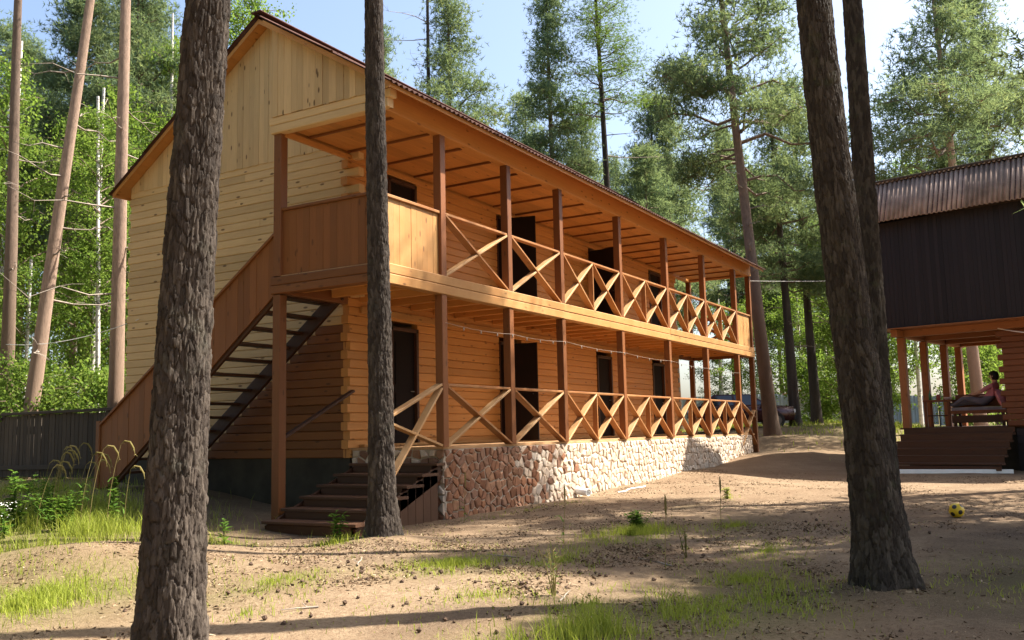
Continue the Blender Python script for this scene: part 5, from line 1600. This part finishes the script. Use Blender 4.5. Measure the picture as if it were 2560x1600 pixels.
# tall nodding grasses and leafy weeds at the left
def stalk(x, y, h, bend, seed, label, group=None, head='nod'):
    rr = random.Random(seed); a = rr.uniform(-.6, .9) - .5
    root = empty('seed_stalk', (x, y, g1(x, y) - .02)); tag(root, label, 'plant', group)
    ex, ey = math.cos(a), math.sin(a)
    pts = [Vector((ex * bend * .25 * h * t * t, ey * bend * .25 * h * t * t, h * t)) for t in (0, .25, .5, .75, 1)]
    tip = pts[-1]
    if head == 'nod':
        hp = [tip, tip + Vector((ex * .05, ey * .05, .045)), tip + Vector((ex * .12, ey * .12, .03)), tip + Vector((ex * .17, ey * .17, -.05)), tip + Vector((ex * .19, ey * .19, -.13))]
    else: hp = [tip + Vector((0, 0, .06 * k)) for k in range(5)]
    b = Bag(); b.tube(pts, [.005, .0045, .004, .0035, .003], 5); b.build('stem', MT['straw'], root)
    b = Bag(); b.tube(hp, [.003, .010, .013, .011, .002], 6)
    for k in range(14):
        p = hp[1 + k % 4]; q = p + Vector((rr.uniform(-.03, .03), rr.uniform(-.03, .03), rr.uniform(-.05, .01))); b.tube([p, q], [.004, .001], 3)
    b.build('seed_head', MT['straw'], root)
    for k in range(4):
        z = h * (.1 + .16 * k); c = rr.uniform(0, 6.28); L = rr.uniform(.18, .34)
        lp = Bag(); V_, F_ = [], []
        for t in range(5):
            u = t / 4; wv = .009 * (1 - u) + .001
            V_ += [(math.cos(c) * L * u - math.sin(c) * wv, math.sin(c) * L * u + math.cos(c) * wv, z + L * (.75 * u - .75 * u * u)), (math.cos(c) * L * u + math.sin(c) * wv, math.sin(c) * L * u - math.cos(c) * wv, z + L * (.75 * u - .75 * u * u))]
        F_ = [(2 * t, 2 * t + 1, 2 * t + 3, 2 * t + 2) for t in range(4)]
        lp.add(V_, F_); lp.build('leaf', MT['weed'], root)
def weed(x, y, h, n, seed, label, lw=.05, branch=0, flower=False, name='weed', bare=False, mat='weed'):
    rr = random.Random(seed); root = empty(name, (x, y, g1(x, y) - .02)); tag(root, label, 'plant')
    st = Bag(); tops = []
    for s_ in range(max(1, branch)):
        a = rr.uniform(0, 6.28); sp_ = rr.uniform(.0, .28) * h * (3.0 if branch > 8 else 1 if branch > 1 else .3)
        pts = [Vector((math.cos(a) * sp_ * t + rr.uniform(-.01, .01), math.sin(a) * sp_ * t + rr.uniform(-.01, .01), h * t * rr.uniform(.85, 1))) for t in (0, .35, .7, 1)]
        st.tube(pts, [.006, .005, .004, .002], 5); tops.append(pts)
        if bare:
            for k in (1, 2, 3):
                for _ in range(2): st.tube([pts[k], pts[k] + Vector((rr.uniform(-.1, .1), rr.uniform(-.1, .1), rr.uniform(.02, .12)))], [.003, .001], 4)
    st.build('stem', MT['straw'] if bare else MT['weed'], root)
    lf = Bag()
    for pts in tops:
        for k in range(n // len(tops)):
            u = rr.uniform(.08, 1) ** .8; f = min(u * 3, 2.999); i = int(f); p = pts[i].lerp(pts[i + 1], f - i)
            c = rr.uniform(0, 6.28); L = lw * rr.uniform(1.2, 2.4) * (1.2 - .6 * u); dz = rr.uniform(-.3, .5)
            d_ = Vector((math.cos(c), math.sin(c), dz)); s2 = Vector((-math.sin(c), math.cos(c), 0)) * L * .28
            m_ = p + d_ * L * .5 + Vector((0, 0, L * .12))
            lf.add([tuple(p), tuple(m_ + s2), tuple(p + d_ * L), tuple(m_ - s2)], [(0, 1, 2, 3)])
    lf.build('leaves', MT[mat], root)
    if flower:
        fl = Bag()
        for k in range(46):
            p = Vector((rr.gauss(0, .13), rr.gauss(0, .13), h * rr.uniform(.6, 1.08)))
            for j in range(3):
                c = rr.uniform(0, 6.28); d_ = Vector((math.cos(c), math.sin(c), rr.uniform(-.2, .6))) * .016; s2 = Vector((-math.sin(c), math.cos(c), .2)) * .009
                fl.add([tuple(p), tuple(p + d_ * .6 + s2), tuple(p + d_), tuple(p + d_ * .6 - s2)], [(0, 1, 2, 3)])
        fl.build('blossoms', MT['flower'], root)
rw = random.Random(15)
for i in range(15):
    t = i / 14
    x = -5.2 + 1.2 * rw.random() - .1 * t; y = 4.3 - 2.3 * t + rw.uniform(-.25, .25)
    stalk(x, y, rw.uniform(.75, 1.15), rw.uniform(.3, 1.0), 500 + i, 'tall grass stalk with nodding seed head before the grey fence', 'nodding stalks before the fence')
weed(-4.35, 2.35, .62, 70, 1, 'leafy upright nettle right beside the biggest trunk, at the edge of the weeds', .06)
weed(-4.1, 2.75, .75, 80, 2, 'taller leafy nettle behind the one beside the biggest trunk', .06)
weed(-5.3, 3.0, .8, 150, 3, 'bushy bright green weed in the middle of the tall grass', .07, 6)
weed(-5.7, 3.5, .65, 120, 4, 'leafy weed clump at the left edge of the tall grass', .07, 5)
weed(-5.0, 2.5, .55, 220, 13, 'broad leafy weed cushion right of the bushy bright weed', .06, 10)
weed(-6.2, 3.0, .6, 240, 14, 'lush leafy weed at the left edge before the flowers', .06, 10)
weed(-4.4, 3.6, .7, 200, 15, 'tall leafy weed close to the foot of the outside stair', .06, 9)
weed(-5.75, 2.5, .42, 60, 5, 'low plant with white blossoms at the left edge', .05, 5, True, 'flowering_plant')
weed(-3.30, -.62, .42, 90, 6, 'young leafy shrub at the foot of the slim pine by the steps', .055, 5, name='shrub')
weed(-4.0, .62, .34, 34, 7, 'small green sprout in the shade left of the front steps', .06, 3, name='sprout')
weed(4.6, -3.2, .24, 60, 8, 'low yellowish tuft alone on the sunny sand before the stone base', .05, 6, mat='grass')
weed(-5.2, -4.75, .40, 26, 9, 'twiggy dry weed behind the front grass tuft', .03, 6, bare=True)
weed(-2.3, -4.9, .36, 16, 10, 'thin twiggy weed before the thick leaning pine', .025, 4, bare=True)
weed(-.6, -3.6, .30, 240, 11, 'dark green weed clump in the shaded strip of yard', .05, 12)
stalk(-.35, -.62, .55, .2, 801, 'single upright grass stalk before the left end of the stone base', None, 'up')
stalk(-.1, -4.6, .5, .2, 802, 'single pale grass stalk in the middle of the shaded strip', None, 'up')
stalk(-3.2, -5.0, .55, .2, 803, 'single grass stalk rising from the front right grass', None, 'up')
stalk(-2.2, -3.3, .5, .3, 804, 'single grass stalk left of the dark green weed clump', None, 'up')



# ------------------------------------------------------------------ labels of look-alikes say their place, counted from the left as seen in the photograph
ORD = ['first', 'second', 'third', 'fourth', 'fifth', 'sixth', 'seventh', 'eighth', 'ninth', 'tenth', 'eleventh', 'twelfth', 'thirteenth', 'fourteenth', 'fifteenth', 'sixteenth', 'seventeenth', 'eighteenth', 'nineteenth', 'twentieth']
def from_left(o):
    d_ = o.location - CAM
    return d_.dot(_r) / max(.1, d_.dot(_f))
for grp, txt in (('pines in the left wood', 'distant pine in the left wood, %s of its kind from the left'), ('birches in the left wood', 'distant birch in the left wood, %s of its kind from the left'),
                 ('pines behind the log house', 'distant pine behind the log house, %s of its kind from the left'), ('pines beyond the yard end', 'distant pine beyond the yard end, %s of its kind from the left'),
                 ('birches beyond the yard end', 'distant birch beyond the yard end, %s of its kind from the left'), ('nodding stalks before the fence', 'tall nodding grass stalk before the grey fence, %s from the left')):
    members = sorted([o for o in COL.objects if o.get('group') == grp], key=from_left)
    for o, w in zip(members, ORD): o['label'] = txt % w
